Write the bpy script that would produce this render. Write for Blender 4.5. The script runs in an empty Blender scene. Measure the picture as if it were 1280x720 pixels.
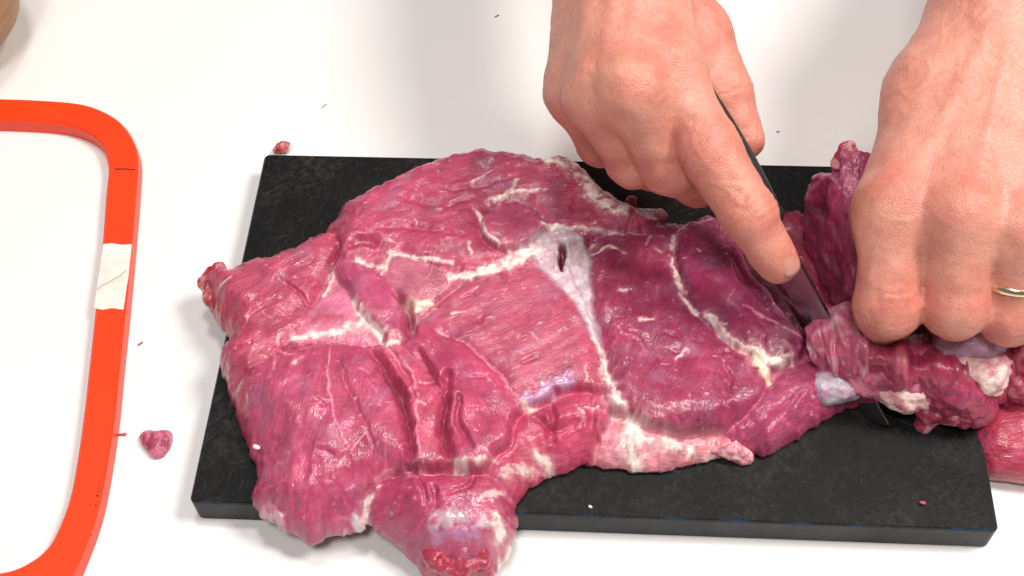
import bpy, math, random
import numpy as np

# ---------------------------------------------------------------- camera, world, lamps, exposure
scene = bpy.context.scene
COL = scene.collection
ZT = 0.0147                                   # top of the cutting board above the table
BW, BD = 0.300, 0.174                         # board size
CAM_POS = np.array((0.1460, -0.2056, 0.4370 + ZT))
CAM_ROT = (0.616, 0.0297, 0.0531)
FPX = 1600.0                                  # focal length in pixels of a 1280 wide picture

cam_data = bpy.data.cameras.new('camera')
cam_data.sensor_width = 36.0
cam_data.lens = FPX / 1280 * 36
cam_data.clip_start = 0.01
cam_data.clip_end = 50
cam = bpy.data.objects.new('camera', cam_data)
cam.location = CAM_POS
cam.rotation_euler = CAM_ROT
COL.objects.link(cam)
scene.camera = cam

world = bpy.data.worlds.new('World')
scene.world = world
world.use_nodes = True
bg = world.node_tree.nodes['Background']
bg.inputs['Color'].default_value = (1.0, 0.965, 0.93, 1)
bg.inputs['Strength'].default_value = 0.22


def area_light(name, loc, target, size, power, color):
    d = bpy.data.lights.new(name, 'AREA')
    d.shape = 'DISK'
    d.size = size
    d.energy = power
    d.color = color
    o = bpy.data.objects.new(name, d)
    o.location = loc
    v = np.array(target) - np.array(loc)
    from mathutils import Vector
    o.rotation_euler = Vector(v).to_track_quat('-Z', 'Y').to_euler()
    COL.objects.link(o)
    return o


area_light('key_lamp', (0.92, 0.12, 1.30), (0.15, 0.08, 0), 0.42, 23.0, (1.0, 0.95, 0.88))
area_light('ceiling_lamp', (0.10, 0.34, 1.42), (0.15, 0.08, 0), 0.22, 8.0, (1.0, 0.975, 0.95))
area_light('front_lamp', (0.05, -0.46, 1.42), (0.15, 0.05, 0), 0.30, 12.0, (1.0, 0.975, 0.95))

vs = scene.view_settings
vs.view_transform = 'Standard'
vs.look = 'None'
vs.exposure = -0.24
vs.gamma = 1.0
vs.use_curve_mapping = False

# ---------------------------------------------------------------- helpers
ca, sa = math.cos(CAM_ROT[0]), math.sin(CAM_ROT[0])
cb, sb = math.cos(CAM_ROT[1]), math.sin(CAM_ROT[1])
cc, sc = math.cos(CAM_ROT[2]), math.sin(CAM_ROT[2])
RM = (np.array([[cc, -sc, 0], [sc, cc, 0], [0, 0, 1]]) @ np.array([[cb, 0, sb], [0, 1, 0], [-sb, 0, cb]])
      @ np.array([[1, 0, 0], [0, ca, -sa], [0, sa, ca]]))


def at(x, y, z):
    """point of the place at height z (metres above the table) seen at pixel x, y of the photograph"""
    d = RM @ np.array(((x - 640) / FPX, (360 - y) / FPX, -1.0))
    return CAM_POS + d * ((z - CAM_POS[2]) / d[2])


def lin(r, g, b):
    f = lambda c: (c / 255 / 12.92) if c <= 10 else ((c / 255 + 0.055) / 1.055) ** 2.4
    return np.array((f(r), f(g), f(b)))


def tag(o, label, cat, group=None):
    o['label'] = label
    o['category'] = cat
    if group:
        o['group'] = group
    return o


def empty(name, loc, label=None, cat=None, group=None):
    o = bpy.data.objects.new(name, None)
    o.location = loc
    o.empty_display_size = 0.01
    COL.objects.link(o)
    if label:
        tag(o, label, cat, group)
    return o


def mesh_obj(name, verts, faces, mat, parent=None, colors=None, normals=None, smooth=True, attrs=None):
    verts = np.asarray(verts, dtype=np.float64)
    if parent is not None:
        verts = verts - np.array(parent.matrix_basis.translation if parent.parent is None else
                                 parent.matrix_basis.translation + parent.parent.matrix_basis.translation)
        base = np.zeros(3)
    else:
        base = np.array((verts[:, 0].mean(), verts[:, 1].mean(), verts[:, 2].min()))
        verts = verts - base
    me = bpy.data.meshes.new(name)
    if isinstance(faces, np.ndarray) and faces.ndim == 2:
        n, k = faces.shape
        me.vertices.add(len(verts))
        me.vertices.foreach_set('co', verts.astype(np.float32).ravel())
        me.loops.add(n * k)
        me.loops.foreach_set('vertex_index', faces.astype(np.int32).ravel())
        me.polygons.add(n)
        me.polygons.foreach_set('loop_start', np.arange(0, n * k, k, dtype=np.int32))
        me.update(calc_edges=True)
    else:
        me.from_pydata([tuple(v) for v in verts], [], [tuple(int(i) for i in f) for f in faces])
    me.validate()
    me.update()
    if smooth:
        me.polygons.foreach_set('use_smooth', np.ones(len(me.polygons), dtype=bool))
    if colors is not None:
        a = me.color_attributes.new('tint', 'FLOAT_COLOR', 'POINT')
        c = np.ones((len(verts), 4), dtype=np.float32)
        c[:, :3] = colors
        a.data.foreach_set('color', c.ravel())
    for k, v in (attrs or {}).items():
        v = np.asarray(v, dtype=np.float32)
        a = me.attributes.new(k, 'FLOAT' if v.ndim == 1 else 'FLOAT_VECTOR', 'POINT')
        a.data.foreach_set('value' if v.ndim == 1 else 'vector', v.ravel())
    if normals is not None:
        me.normals_split_custom_set_from_vertices([tuple(n) for n in normals])
    if mat:
        me.materials.append(mat)
    o = bpy.data.objects.new(name, me)
    o.location = base
    COL.objects.link(o)
    if parent is not None:
        o.parent = parent
    return o


# ---- noise
_rng = np.random.RandomState(7)
PERM = np.tile(_rng.permutation(256), 3)
_a = _rng.rand(256) * 2 * np.pi
G2 = np.stack([np.cos(_a), np.sin(_a)], 1)
_g = _rng.randn(256, 3)
G3 = _g / np.linalg.norm(_g, axis=1, keepdims=True)


def pn2(x, y, s=0):
    x = x + s * 17.31
    y = y + s * 9.77
    xi = np.floor(x).astype(int)
    yi = np.floor(y).astype(int)
    xf, yf = x - xi, y - yi
    u = xf * xf * xf * (xf * (xf * 6 - 15) + 10)
    v = yf * yf * yf * (yf * (yf * 6 - 15) + 10)

    def g(i, j):
        h = PERM[PERM[(xi + i) & 255] + ((yi + j) & 255)]
        return G2[h, 0] * (xf - i) + G2[h, 1] * (yf - j)
    a = g(0, 0) * (1 - u) + g(1, 0) * u
    b = g(0, 1) * (1 - u) + g(1, 1) * u
    return (a * (1 - v) + b * v) * 1.5


def fbm2(x, y, s=0, n=3):
    r = 0
    for i in range(n):
        r = r + pn2(x * 2 ** i, y * 2 ** i, s + i) * 0.5 ** i
    return r


def pn3(p, s=0):
    p = p + s * 13.7
    i0 = np.floor(p).astype(int)
    f = p - i0
    w = f * f * f * (f * (f * 6 - 15) + 10)
    r = 0
    for dx in (0, 1):
        for dy in (0, 1):
            for dz in (0, 1):
                h = PERM[PERM[PERM[(i0[:, 0] + dx) & 255] + ((i0[:, 1] + dy) & 255)] + ((i0[:, 2] + dz) & 255)]
                g = (G3[h] * (f - np.array((dx, dy, dz)))).sum(1)
                r = r + g * (w[:, 0] if dx else 1 - w[:, 0]) * (w[:, 1] if dy else 1 - w[:, 1]) * (w[:, 2] if dz else 1 - w[:, 2])
    return r * 1.5


def fbm3(p, s=0, n=3):
    return sum(pn3(p * 2 ** i, s + i) * 0.5 ** i for i in range(n))


def smooth(a, b, x):
    t = np.clip((x - a) / (b - a), 0, 1)
    return t * t * (3 - 2 * t)


# ---- signed distance bodies (surface nets)
class Field:
    """a grid of distances in millimetres; parts are joined with soft unions"""

    def __init__(self, lo, hi, h):
        self.lo, self.h = np.array(lo, float), h
        self.n = np.ceil((np.array(hi) - self.lo) / h).astype(int) + 1
        self.F = np.full(self.n, 60.0, dtype=np.float32)

    def blank(self):
        f = Field.__new__(Field)
        f.lo, f.h, f.n = self.lo, self.h, self.n
        f.F = np.full(self.n, 60.0, dtype=np.float32)
        return f

    def sub(self, lo, hi):
        a = np.clip(np.floor((np.array(lo) - self.lo) / self.h).astype(int), 0, self.n)
        b = np.clip(np.ceil((np.array(hi) - self.lo) / self.h).astype(int) + 1, 0, self.n)
        sl = tuple(slice(i, j) for i, j in zip(a, b))
        ax = [self.lo[k] + self.h * np.arange(a[k], b[k]) for k in range(3)]
        return sl, ax

    @staticmethod
    def smin(a, b, k):
        if k <= 0:
            return np.minimum(a, b)
        h = np.clip(0.5 + 0.5 * (b - a) / k, 0, 1)
        return b + (a - b) * h - k * h * (1 - h)

    def capsule(self, a, b, ra, rb, k=0, flat=None):
        a, b = np.array(a, float), np.array(b, float)
        m = max(ra, rb) + 3 * k + 12
        sl, ax = self.sub(np.minimum(a, b) - m, np.maximum(a, b) + m)
        X, Y, Z = ax[0][:, None, None] - a[0], ax[1][None, :, None] - a[1], ax[2][None, None, :] - a[2]
        d = b - a
        t = np.clip((X * d[0] + Y * d[1] + Z * d[2]) / max(d @ d, 1e-9), 0, 1)
        vx, vy, vz = X - t * d[0], Y - t * d[1], Z - t * d[2]
        q = vx * vx + vy * vy + vz * vz
        if flat is not None:                      # squash along a direction: (unit vector, factor)
            u, s = flat
            q = q + (vx * u[0] + vy * u[1] + vz * u[2]) ** 2 * (1 / (s * s) - 1)
        D = np.sqrt(q) - (ra + t * (rb - ra))
        self.F[sl] = self.smin(self.F[sl], D, k)

    def ellipsoid(self, c, r, k=0, rot=None):
        c, r = np.array(c, float), np.array(r, float)
        m = r.max() + 3 * k + 10
        sl, ax = self.sub(c - m, c + m)
        P = [ax[0][:, None, None] - c[0], ax[1][None, :, None] - c[1], ax[2][None, None, :] - c[2]]
        if rot is not None:
            P = [sum(rot[j][i] * P[j] for j in range(3)) for i in range(3)]
        q = np.sqrt(sum((P[i] / r[i]) ** 2 for i in range(3)))
        D = (q - 1) * r.min()
        self.F[sl] = self.smin(self.F[sl], D, k)

    def join(self, other, k):
        self.F = self.smin(self.F, other.F, k).astype(np.float32)

    def mesh(self):
        F, n = self.F, self.n
        s = F < 0
        cnt = np.zeros(n - 1, dtype=np.int8)
        for i in (0, 1):
            for j in (0, 1):
                for k in (0, 1):
                    cnt += s[i:n[0] - 1 + i, j:n[1] - 1 + j, k:n[2] - 1 + k]
        act = np.argwhere((cnt > 0) & (cnt < 8))
        idx = -np.ones(n - 1, dtype=np.int64)
        idx[tuple(act.T)] = np.arange(len(act))
        acc = np.zeros((len(act), 3))
        num = np.zeros(len(act))
        cor = [(i, j, k) for i in (0, 1) for j in (0, 1) for k in (0, 1)]
        for A in cor:
            for ax_ in range(3):
                if A[ax_]:
                    continue
                B = list(A)
                B[ax_] = 1
                fa = F[act[:, 0] + A[0], act[:, 1] + A[1], act[:, 2] + A[2]]
                fb = F[act[:, 0] + B[0], act[:, 1] + B[1], act[:, 2] + B[2]]
                m = (fa < 0) != (fb < 0)
                t = fa / np.where(fa == fb, 1, fa - fb)
                p = np.array(A, float)[None, :].repeat(len(act), 0)
                p[:, ax_] += t
                acc[m] += p[m]
                num[m] += 1
        V = self.lo + self.h * (act + acc / num[:, None])
        Q = []
        for ax_ in range(3):
            o1, o2 = [(1, 2), (2, 0), (0, 1)][ax_]
            sl0 = [slice(1, -1)] * 3
            sl1 = [slice(1, -1)] * 3
            sl0[ax_] = slice(0, -1)
            sl1[ax_] = slice(1, None)
            a, b = s[tuple(sl0)], s[tuple(sl1)]
            for flip in (False, True):
                e = np.argwhere((a & ~b) if not flip else (~a & b))
                if not len(e):
                    continue
                e = e + np.array([0 if q == ax_ else 1 for q in range(3)])
                c = []
                for (d1, d2) in ((0, 0), (-1, 0), (-1, -1), (0, -1)):
                    w = e.copy()
                    w[:, o1] += d1
                    w[:, o2] += d2
                    c.append(idx[w[:, 0], w[:, 1], w[:, 2]])
                c = np.stack(c, 1)
                Q.append(c if not flip else c[:, ::-1])
        return V, np.concatenate(Q)


def vnormals(V, Q):
    fn = np.cross(V[Q[:, 2]] - V[Q[:, 0]], V[Q[:, 3 if Q.shape[1] == 4 else 1]] - V[Q[:, 1 if Q.shape[1] == 4 else 0]])
    N = np.zeros_like(V)
    for k in range(Q.shape[1]):
        for c in range(3):
            N[:, c] += np.bincount(Q[:, k], fn[:, c], len(V))
    return N / np.maximum(np.linalg.norm(N, axis=1, keepdims=True), 1e-12)


def relax(V, Q, it=2, f=0.5):
    for _ in range(it):
        S = np.zeros_like(V)
        n = np.zeros(len(V))
        for k in range(4):
            for kk in (1, 3):
                j = Q[:, (k + kk) % 4]
                for c in range(3):
                    S[:, c] += np.bincount(Q[:, k], V[j, c], len(V))
                n += np.bincount(Q[:, k], minlength=len(V))
        V = V + f * (S / np.maximum(n, 1)[:, None] - V)
    return V


# ---- materials
def new_mat(name):
    m = bpy.data.materials.new(name)
    m.use_nodes = True
    nt = m.node_tree
    b = nt.nodes['Principled BSDF']
    return m, nt, b


def nd(nt, kind, **kw):
    n = nt.nodes.new(kind)
    for k, v in kw.items():
        if k in n.inputs:
            n.inputs[k].default_value = v
        else:
            setattr(n, k, v)
    return n


def ramp(nt, src, p0, p1, c0=(0, 0, 0, 1), c1=(1, 1, 1, 1)):
    r = nt.nodes.new('ShaderNodeValToRGB')
    r.color_ramp.elements[0].position = p0
    r.color_ramp.elements[1].position = p1
    r.color_ramp.elements[0].color = c0
    r.color_ramp.elements[1].color = c1
    nt.links.new(src, r.inputs[0])
    return r


def mixc(nt, fac, a, b, blend='MIX'):
    m = nt.nodes.new('ShaderNodeMix')
    m.data_type = 'RGBA'
    m.blend_type = blend
    for sock, v in ((m.inputs[0], fac), (m.inputs[6], a), (m.inputs[7], b)):
        if hasattr(v, 'is_output'):
            nt.links.new(v, sock)
        else:
            sock.default_value = v if not isinstance(v, (tuple, list)) or len(v) == 4 else (*v, 1)
    return m.outputs[2]


def meat_material():
    m, nt, b = new_mat('raw_meat')
    L = nt.links.new
    tc = nd(nt, 'ShaderNodeTexCoord')
    at_ = nd(nt, 'ShaderNodeAttribute', attribute_name='tint')
    wet = nd(nt, 'ShaderNodeAttribute', attribute_name='wet')
    n1 = nd(nt, 'ShaderNodeTexNoise', Scale=420.0, Detail=5.0, Roughness=0.6)
    L(tc.outputs['Object'], n1.inputs['Vector'])
    r1 = ramp(nt, n1.outputs['Fac'], 0.30, 0.72, (0.86, 0.82, 0.84, 1), (1.12, 1.16, 1.13, 1))
    c = mixc(nt, 1.0, at_.outputs['Color'], r1.outputs['Color'], 'MULTIPLY')
    b.inputs['Subsurface Weight'].default_value = 0.22
    b.inputs['Subsurface Radius'].default_value = (1.0, 0.32, 0.28)
    b.inputs['Subsurface Scale'].default_value = 0.0022
    n2 = nd(nt, 'ShaderNodeTexNoise', Scale=1100.0, Detail=4.0, Roughness=0.65)
    L(tc.outputs['Object'], n2.inputs['Vector'])
    n3 = nd(nt, 'ShaderNodeTexNoise', Scale=200.0, Detail=3.0, Roughness=0.6)
    L(tc.outputs['Object'], n3.inputs['Vector'])
    # muscle fibres follow the direction stored with the flesh
    fa = nd(nt, 'ShaderNodeAttribute', attribute_name='fibre')
    def fibres(su, sv, det):
        mp_ = nd(nt, 'ShaderNodeMapping')
        mp_.inputs['Scale'].default_value = (su, sv, sv)
        L(fa.outputs['Vector'], mp_.inputs['Vector'])
        n_ = nd(nt, 'ShaderNodeTexNoise', Scale=1.0, Detail=det, Roughness=0.6)
        L(mp_.outputs[0], n_.inputs['Vector'])
        return n_
    f1 = fibres(0.17, 1.5, 3.0)
    f2 = fibres(0.42, 3.2, 2.0)
    rf = ramp(nt, f1.outputs['Fac'], 0.33, 0.70, (0.90, 0.86, 0.88, 1), (1.10, 1.18, 1.14, 1))
    c = mixc(nt, 1.0, c, rf.outputs['Color'], 'MULTIPLY')
    L(c, b.inputs['Base Color'])
    rr = ramp(nt, n3.outputs['Fac'], 0.35, 0.7, (0.24, 0.24, 0.24, 1), (0.46, 0.46, 0.46, 1))
    L(rr.outputs['Color'], b.inputs['Roughness'])
    mp = nd(nt, 'ShaderNodeMath', operation='MULTIPLY')
    mp.inputs[1].default_value = 0.75
    L(wet.outputs['Fac'], mp.inputs[0])
    L(mp.outputs[0], b.inputs['Coat Weight'])
    b.inputs['Coat Roughness'].default_value = 0.11
    b.inputs['Coat IOR'].default_value = 1.48
    b.inputs['Specular IOR Level'].default_value = 0.42
    bu = nd(nt, 'ShaderNodeBump', Strength=0.45, Distance=0.0004)
    L(n2.outputs['Fac'], bu.inputs['Height'])
    bu2 = nd(nt, 'ShaderNodeBump', Strength=0.35, Distance=0.0010)
    L(n3.outputs['Fac'], bu2.inputs['Height'])
    L(bu.outputs['Normal'], bu2.inputs['Normal'])
    bu3 = nd(nt, 'ShaderNodeBump', Strength=0.42, Distance=0.0011)
    L(f1.outputs['Fac'], bu3.inputs['Height'])
    L(bu2.outputs['Normal'], bu3.inputs['Normal'])
    bu4 = nd(nt, 'ShaderNodeBump', Strength=0.32, Distance=0.0005)
    L(f2.outputs['Fac'], bu4.inputs['Height'])
    L(bu3.outputs['Normal'], bu4.inputs['Normal'])
    L(bu4.outputs['Normal'], b.inputs['Normal'])
    bc = nd(nt, 'ShaderNodeBump', Strength=0.22, Distance=0.0010)
    L(f1.outputs['Fac'], bc.inputs['Height'])
    bc2 = nd(nt, 'ShaderNodeBump', Strength=0.36, Distance=0.0012)
    L(n3.outputs['Fac'], bc2.inputs['Height'])
    L(bc.outputs['Normal'], bc2.inputs['Normal'])
    L(bc2.outputs['Normal'], b.inputs['Coat Normal'])
    return m


def skin_material():
    m, nt, b = new_mat('skin')
    L = nt.links.new
    tc = nd(nt, 'ShaderNodeTexCoord')
    at_ = nd(nt, 'ShaderNodeAttribute', attribute_name='tint')
    n1 = nd(nt, 'ShaderNodeTexNoise', Scale=90.0, Detail=5.0, Roughness=0.6)
    L(tc.outputs['Object'], n1.inputs['Vector'])
    r1 = ramp(nt, n1.outputs['Fac'], 0.3, 0.7, (0.95, 0.90, 0.88, 1), (1.05, 1.06, 1.06, 1))
    c = mixc(nt, 1.0, at_.outputs['Color'], r1.outputs['Color'], 'MULTIPLY')
    n4 = nd(nt, 'ShaderNodeTexNoise', Scale=700.0, Detail=3.0)
    L(tc.outputs['Object'], n4.inputs['Vector'])
    r4 = ramp(nt, n4.outputs['Fac'], 0.3, 0.7, (0.93, 0.9, 0.88, 1), (1.05, 1.06, 1.06, 1))
    c = mixc(nt, 1.0, c, r4.outputs['Color'], 'MULTIPLY')
    L(c, b.inputs['Base Color'])
    b.inputs['Subsurface Weight'].default_value = 0.28
    b.inputs['Subsurface Radius'].default_value = (1.0, 0.35, 0.2)
    b.inputs['Subsurface Scale'].default_value = 0.003
    b.inputs['Roughness'].default_value = 0.42
    b.inputs['Specular IOR Level'].default_value = 0.45
    v = nd(nt, 'ShaderNodeTexVoronoi', Scale=900.0)
    v.feature = 'DISTANCE_TO_EDGE'
    L(tc.outputs['Object'], v.inputs['Vector'])
    rv = ramp(nt, v.outputs['Distance'], 0.0, 0.25)
    bu = nd(nt, 'ShaderNodeBump', Strength=0.30, Distance=0.0003)
    L(rv.outputs['Color'], bu.inputs['Height'])
    n2 = nd(nt, 'ShaderNodeTexNoise', Scale=260.0, Detail=4.0, Roughness=0.65)
    L(tc.outputs['Object'], n2.inputs['Vector'])
    bu2 = nd(nt, 'ShaderNodeBump', Strength=0.24, Distance=0.0009)
    L(n2.outputs['Fac'], bu2.inputs['Height'])
    L(bu.outputs['Normal'], bu2.inputs['Normal'])
    L(bu2.outputs['Normal'], b.inputs['Normal'])
    return m


def board_material():
    m, nt, b = new_mat('black_plastic')
    L = nt.links.new
    geo = nd(nt, 'ShaderNodeNewGeometry')
    tc = geo.outputs['Position']
    n1 = nd(nt, 'ShaderNodeTexNoise', Scale=16.0, Detail=6.0, Roughness=0.7)
    L(tc, n1.inputs['Vector'])
    patch = ramp(nt, n1.outputs['Fac'], 0.44, 0.66)
    n2 = nd(nt, 'ShaderNodeTexNoise', Scale=320.0, Detail=5.0, Roughness=0.75)
    L(tc, n2.inputs['Vector'])
    grain = ramp(nt, n2.outputs['Fac'], 0.42, 0.70)
    scr = None
    for i, (ang, s1, s2, lo) in enumerate(((0.5, 75, 1500, 0.655), (1.25, 90, 1700, 0.66), (-0.35, 60, 1400, 0.66),
                                           (2.3, 85, 1600, 0.655), (1.75, 120, 1900, 0.64), (1.5, 50, 1500, 0.67))):
        mp = nd(nt, 'ShaderNodeMapping')
        mp.inputs['Rotation'].default_value = (0, 0, ang)
        mp.inputs['Location'].default_value = (i * 3.1, i * 1.7, 0)
        L(tc, mp.inputs['Vector'])
        mp2 = nd(nt, 'ShaderNodeMapping')
        mp2.inputs['Scale'].default_value = (s1, s2, 1)
        L(mp.outputs[0], mp2.inputs['Vector'])
        ns = nd(nt, 'ShaderNodeTexNoise', Scale=1.0, Detail=2.0)
        L(mp2.outputs[0], ns.inputs['Vector'])
        r = ramp(nt, ns.outputs['Fac'], lo, lo + 0.05)
        if scr is None:
            scr = r.outputs['Color']
        else:
            scr = mixc(nt, 1.0, scr, r.outputs['Color'], 'ADD')
    c = mixc(nt, grain.outputs['Color'], (0.005, 0.005, 0.0055), (0.052, 0.046, 0.040))
    c = mixc(nt, patch.outputs['Color'], (0.0065, 0.0065, 0.007), c)
    sx = nd(nt, 'ShaderNodeSeparateXYZ')
    L(tc, sx.inputs[0])
    top = nd(nt, 'ShaderNodeMath', operation='GREATER_THAN')
    top.inputs[1].default_value = ZT - 0.0003
    L(sx.outputs['Z'], top.inputs[0])
    ms = nd(nt, 'ShaderNodeMath', operation='MULTIPLY')
    L(scr, ms.inputs[0])
    L(top.outputs[0], ms.inputs[1])
    ms2 = nd(nt, 'ShaderNodeMath', operation='MULTIPLY')
    ms2.inputs[1].default_value = 0.20
    ms2.use_clamp = True
    L(ms.outputs[0], ms2.inputs[0])
    c = mixc(nt, ms2.outputs[0], c, (0.085, 0.080, 0.074))
    side = mixc(nt, grain.outputs['Color'], (0.030, 0.031, 0.031), (0.037, 0.038, 0.038))  # sides coloured lighter than the top to stand in for front light
    c = mixc(nt, top.outputs[0], side, c)
    # faint bluish reflection painted into the colour along the chamfer
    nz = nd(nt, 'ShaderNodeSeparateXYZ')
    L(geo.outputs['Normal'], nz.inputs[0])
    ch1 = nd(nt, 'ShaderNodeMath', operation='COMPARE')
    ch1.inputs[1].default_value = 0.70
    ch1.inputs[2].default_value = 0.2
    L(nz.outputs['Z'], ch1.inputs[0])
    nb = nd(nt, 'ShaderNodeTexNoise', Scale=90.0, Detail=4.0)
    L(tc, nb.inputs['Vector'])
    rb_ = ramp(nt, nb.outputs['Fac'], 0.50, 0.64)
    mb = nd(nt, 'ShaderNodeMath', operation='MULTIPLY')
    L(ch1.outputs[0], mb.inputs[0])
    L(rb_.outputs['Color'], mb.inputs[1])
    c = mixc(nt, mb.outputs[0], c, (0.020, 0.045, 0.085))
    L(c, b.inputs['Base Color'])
    n5 = nd(nt, 'ShaderNodeTexNoise', Scale=22.0, Detail=3.0)
    L(tc, n5.inputs['Vector'])
    ro = ramp(nt, n5.outputs['Fac'], 0.35, 0.65, (0.36, 0.36, 0.36, 1), (0.60, 0.60, 0.60, 1))
    L(ro.outputs['Color'], b.inputs['Roughness'])
    b.inputs['Specular IOR Level'].default_value = 0.16
    bu = nd(nt, 'ShaderNodeBump', Strength=0.35, Distance=0.0004)
    L(n2.outputs['Fac'], bu.inputs['Height'])
    bu2 = nd(nt, 'ShaderNodeBump', Strength=0.4, Distance=0.0003)
    bu2.invert = True
    L(ms.outputs[0], bu2.inputs['Height'])
    L(bu.outputs['Normal'], bu2.inputs['Normal'])
    L(bu2.outputs['Normal'], b.inputs['Normal'])
    return m


def plain_material(name, col, rough=0.5, var=0.06, scale=60.0, bump=0.0, metal=0.0, bscale=300.0, spec=0.5, sss=0.0):
    m, nt, b = new_mat(name)
    L = nt.links.new
    geo = nd(nt, 'ShaderNodeNewGeometry')
    n1 = nd(nt, 'ShaderNodeTexNoise', Scale=scale, Detail=5.0, Roughness=0.6)
    L(geo.outputs['Position'], n1.inputs['Vector'])
    c0 = tuple(v * (1 - var) for v in col) + (1,)
    c1 = tuple(min(v * (1 + var), 1) for v in col) + (1,)
    r = ramp(nt, n1.outputs['Fac'], 0.3, 0.7, c0, c1)
    L(r.outputs['Color'], b.inputs['Base Color'])
    b.inputs['Roughness'].default_value = rough
    b.inputs['Metallic'].default_value = metal
    b.inputs['Specular IOR Level'].default_value = spec
    if sss:
        b.inputs['Subsurface Weight'].default_value = sss
        b.inputs['Subsurface Scale'].default_value = 0.002
    if bump:
        n2 = nd(nt, 'ShaderNodeTexNoise', Scale=bscale, Detail=4.0)
        L(geo.outputs['Position'], n2.inputs['Vector'])
        bu = nd(nt, 'ShaderNodeBump', Strength=bump, Distance=0.0005)
        L(n2.outputs['Fac'], bu.inputs['Height'])
        L(bu.outputs['Normal'], b.inputs['Normal'])
    return m


MEAT = meat_material()
SKIN = skin_material()
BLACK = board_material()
WHITE = plain_material('white_laminate', (0.79, 0.768, 0.755), 0.42, 0.02, 9.0, 0.05, bscale=500)
ORANGE = plain_material('orange_plastic', (0.88, 0.048, 0.006), 0.38, 0.05, 40.0, 0.06)
STICKER = plain_material('worn_sticker', (0.74, 0.69, 0.62), 0.6, 0.16, 110.0, 0.25)
DIRT = plain_material('dark_dirt', (0.10, 0.008, 0.006), 0.6, 0.2)
STEEL = plain_material('knife_steel', (0.36, 0.35, 0.35), 0.20, 0.06, 120.0, 0.03, metal=1.0)
HANDLE = plain_material('black_handle', (0.012, 0.012, 0.013), 0.45, 0.2, 80.0, 0.15)
GOLD = plain_material('gold', (0.78, 0.66, 0.44), 0.22, 0.05, 200.0, 0.0, metal=1.0)
NAIL = plain_material('nail', (0.50, 0.235, 0.185), 0.30, 0.05, 200.0, 0.0)


def wood_material():
    m, nt, b = new_mat('tan_wood')
    L = nt.links.new
    geo = nd(nt, 'ShaderNodeNewGeometry')
    mp = nd(nt, 'ShaderNodeMapping')
    mp.inputs['Scale'].default_value = (60, 60, 380)
    L(geo.outputs['Position'], mp.inputs['Vector'])
    n = nd(nt, 'ShaderNodeTexNoise', Scale=1.0, Detail=5.0, Roughness=0.6)
    L(mp.outputs[0], n.inputs['Vector'])
    r = ramp(nt, n.outputs['Fac'], 0.3, 0.7, (0.25, 0.11, 0.04, 1), (0.40, 0.20, 0.075, 1))
    L(r.outputs['Color'], b.inputs['Base Color'])
    b.inputs['Roughness'].default_value = 0.5
    return m


WOOD = wood_material()

# ---------------------------------------------------------------- table
tb = mesh_obj('table', [(-1.2, -0.8, 0), (1.6, -0.8, 0), (1.6, 1.2, 0), (-1.2, 1.2, 0)], [(0, 1, 2, 3)], WHITE, smooth=False)
tb['kind'] = 'structure'


# ---------------------------------------------------------------- cutting board
def rounded_slab(name, x0, x1, y0, y1, z0, z1, r, c, mat, seg=6):
    """plate with rounded corners in plan and a small chamfer c above and below"""
    def ring(ins, z):
        pts = []
        rr = max(r - ins, 0.0004)
        for (cx, cy, a0) in ((x1 - r, y1 - r, 0), (x0 + r, y1 - r, 90), (x0 + r, y0 + r, 180), (x1 - r, y0 + r, 270)):
            for k in range(seg + 1):
                a = math.radians(a0 + 90 * k / seg)
                pts.append((cx + rr * math.cos(a), cy + rr * math.sin(a), z))
        return pts
    rings = [ring(c, z0), ring(0, z0 + c), ring(0, z1 - c), ring(c, z1)]
    n = len(rings[0])
    V = [p for q in rings for p in q]
    Fc = [tuple(range(n - 1, -1, -1)), tuple(range(3 * n, 4 * n))]
    for k in range(3):
        for i in range(n):
            j = (i + 1) % n
            Fc.append((k * n + i, k * n + j, (k + 1) * n + j, (k + 1) * n + i))
    return mesh_obj(name, V, Fc, mat, smooth=False)


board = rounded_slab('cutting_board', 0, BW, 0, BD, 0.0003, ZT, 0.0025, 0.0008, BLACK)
tag(board, 'scratched black plastic cutting board lying on the white table under the meat', 'cutting board')


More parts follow.
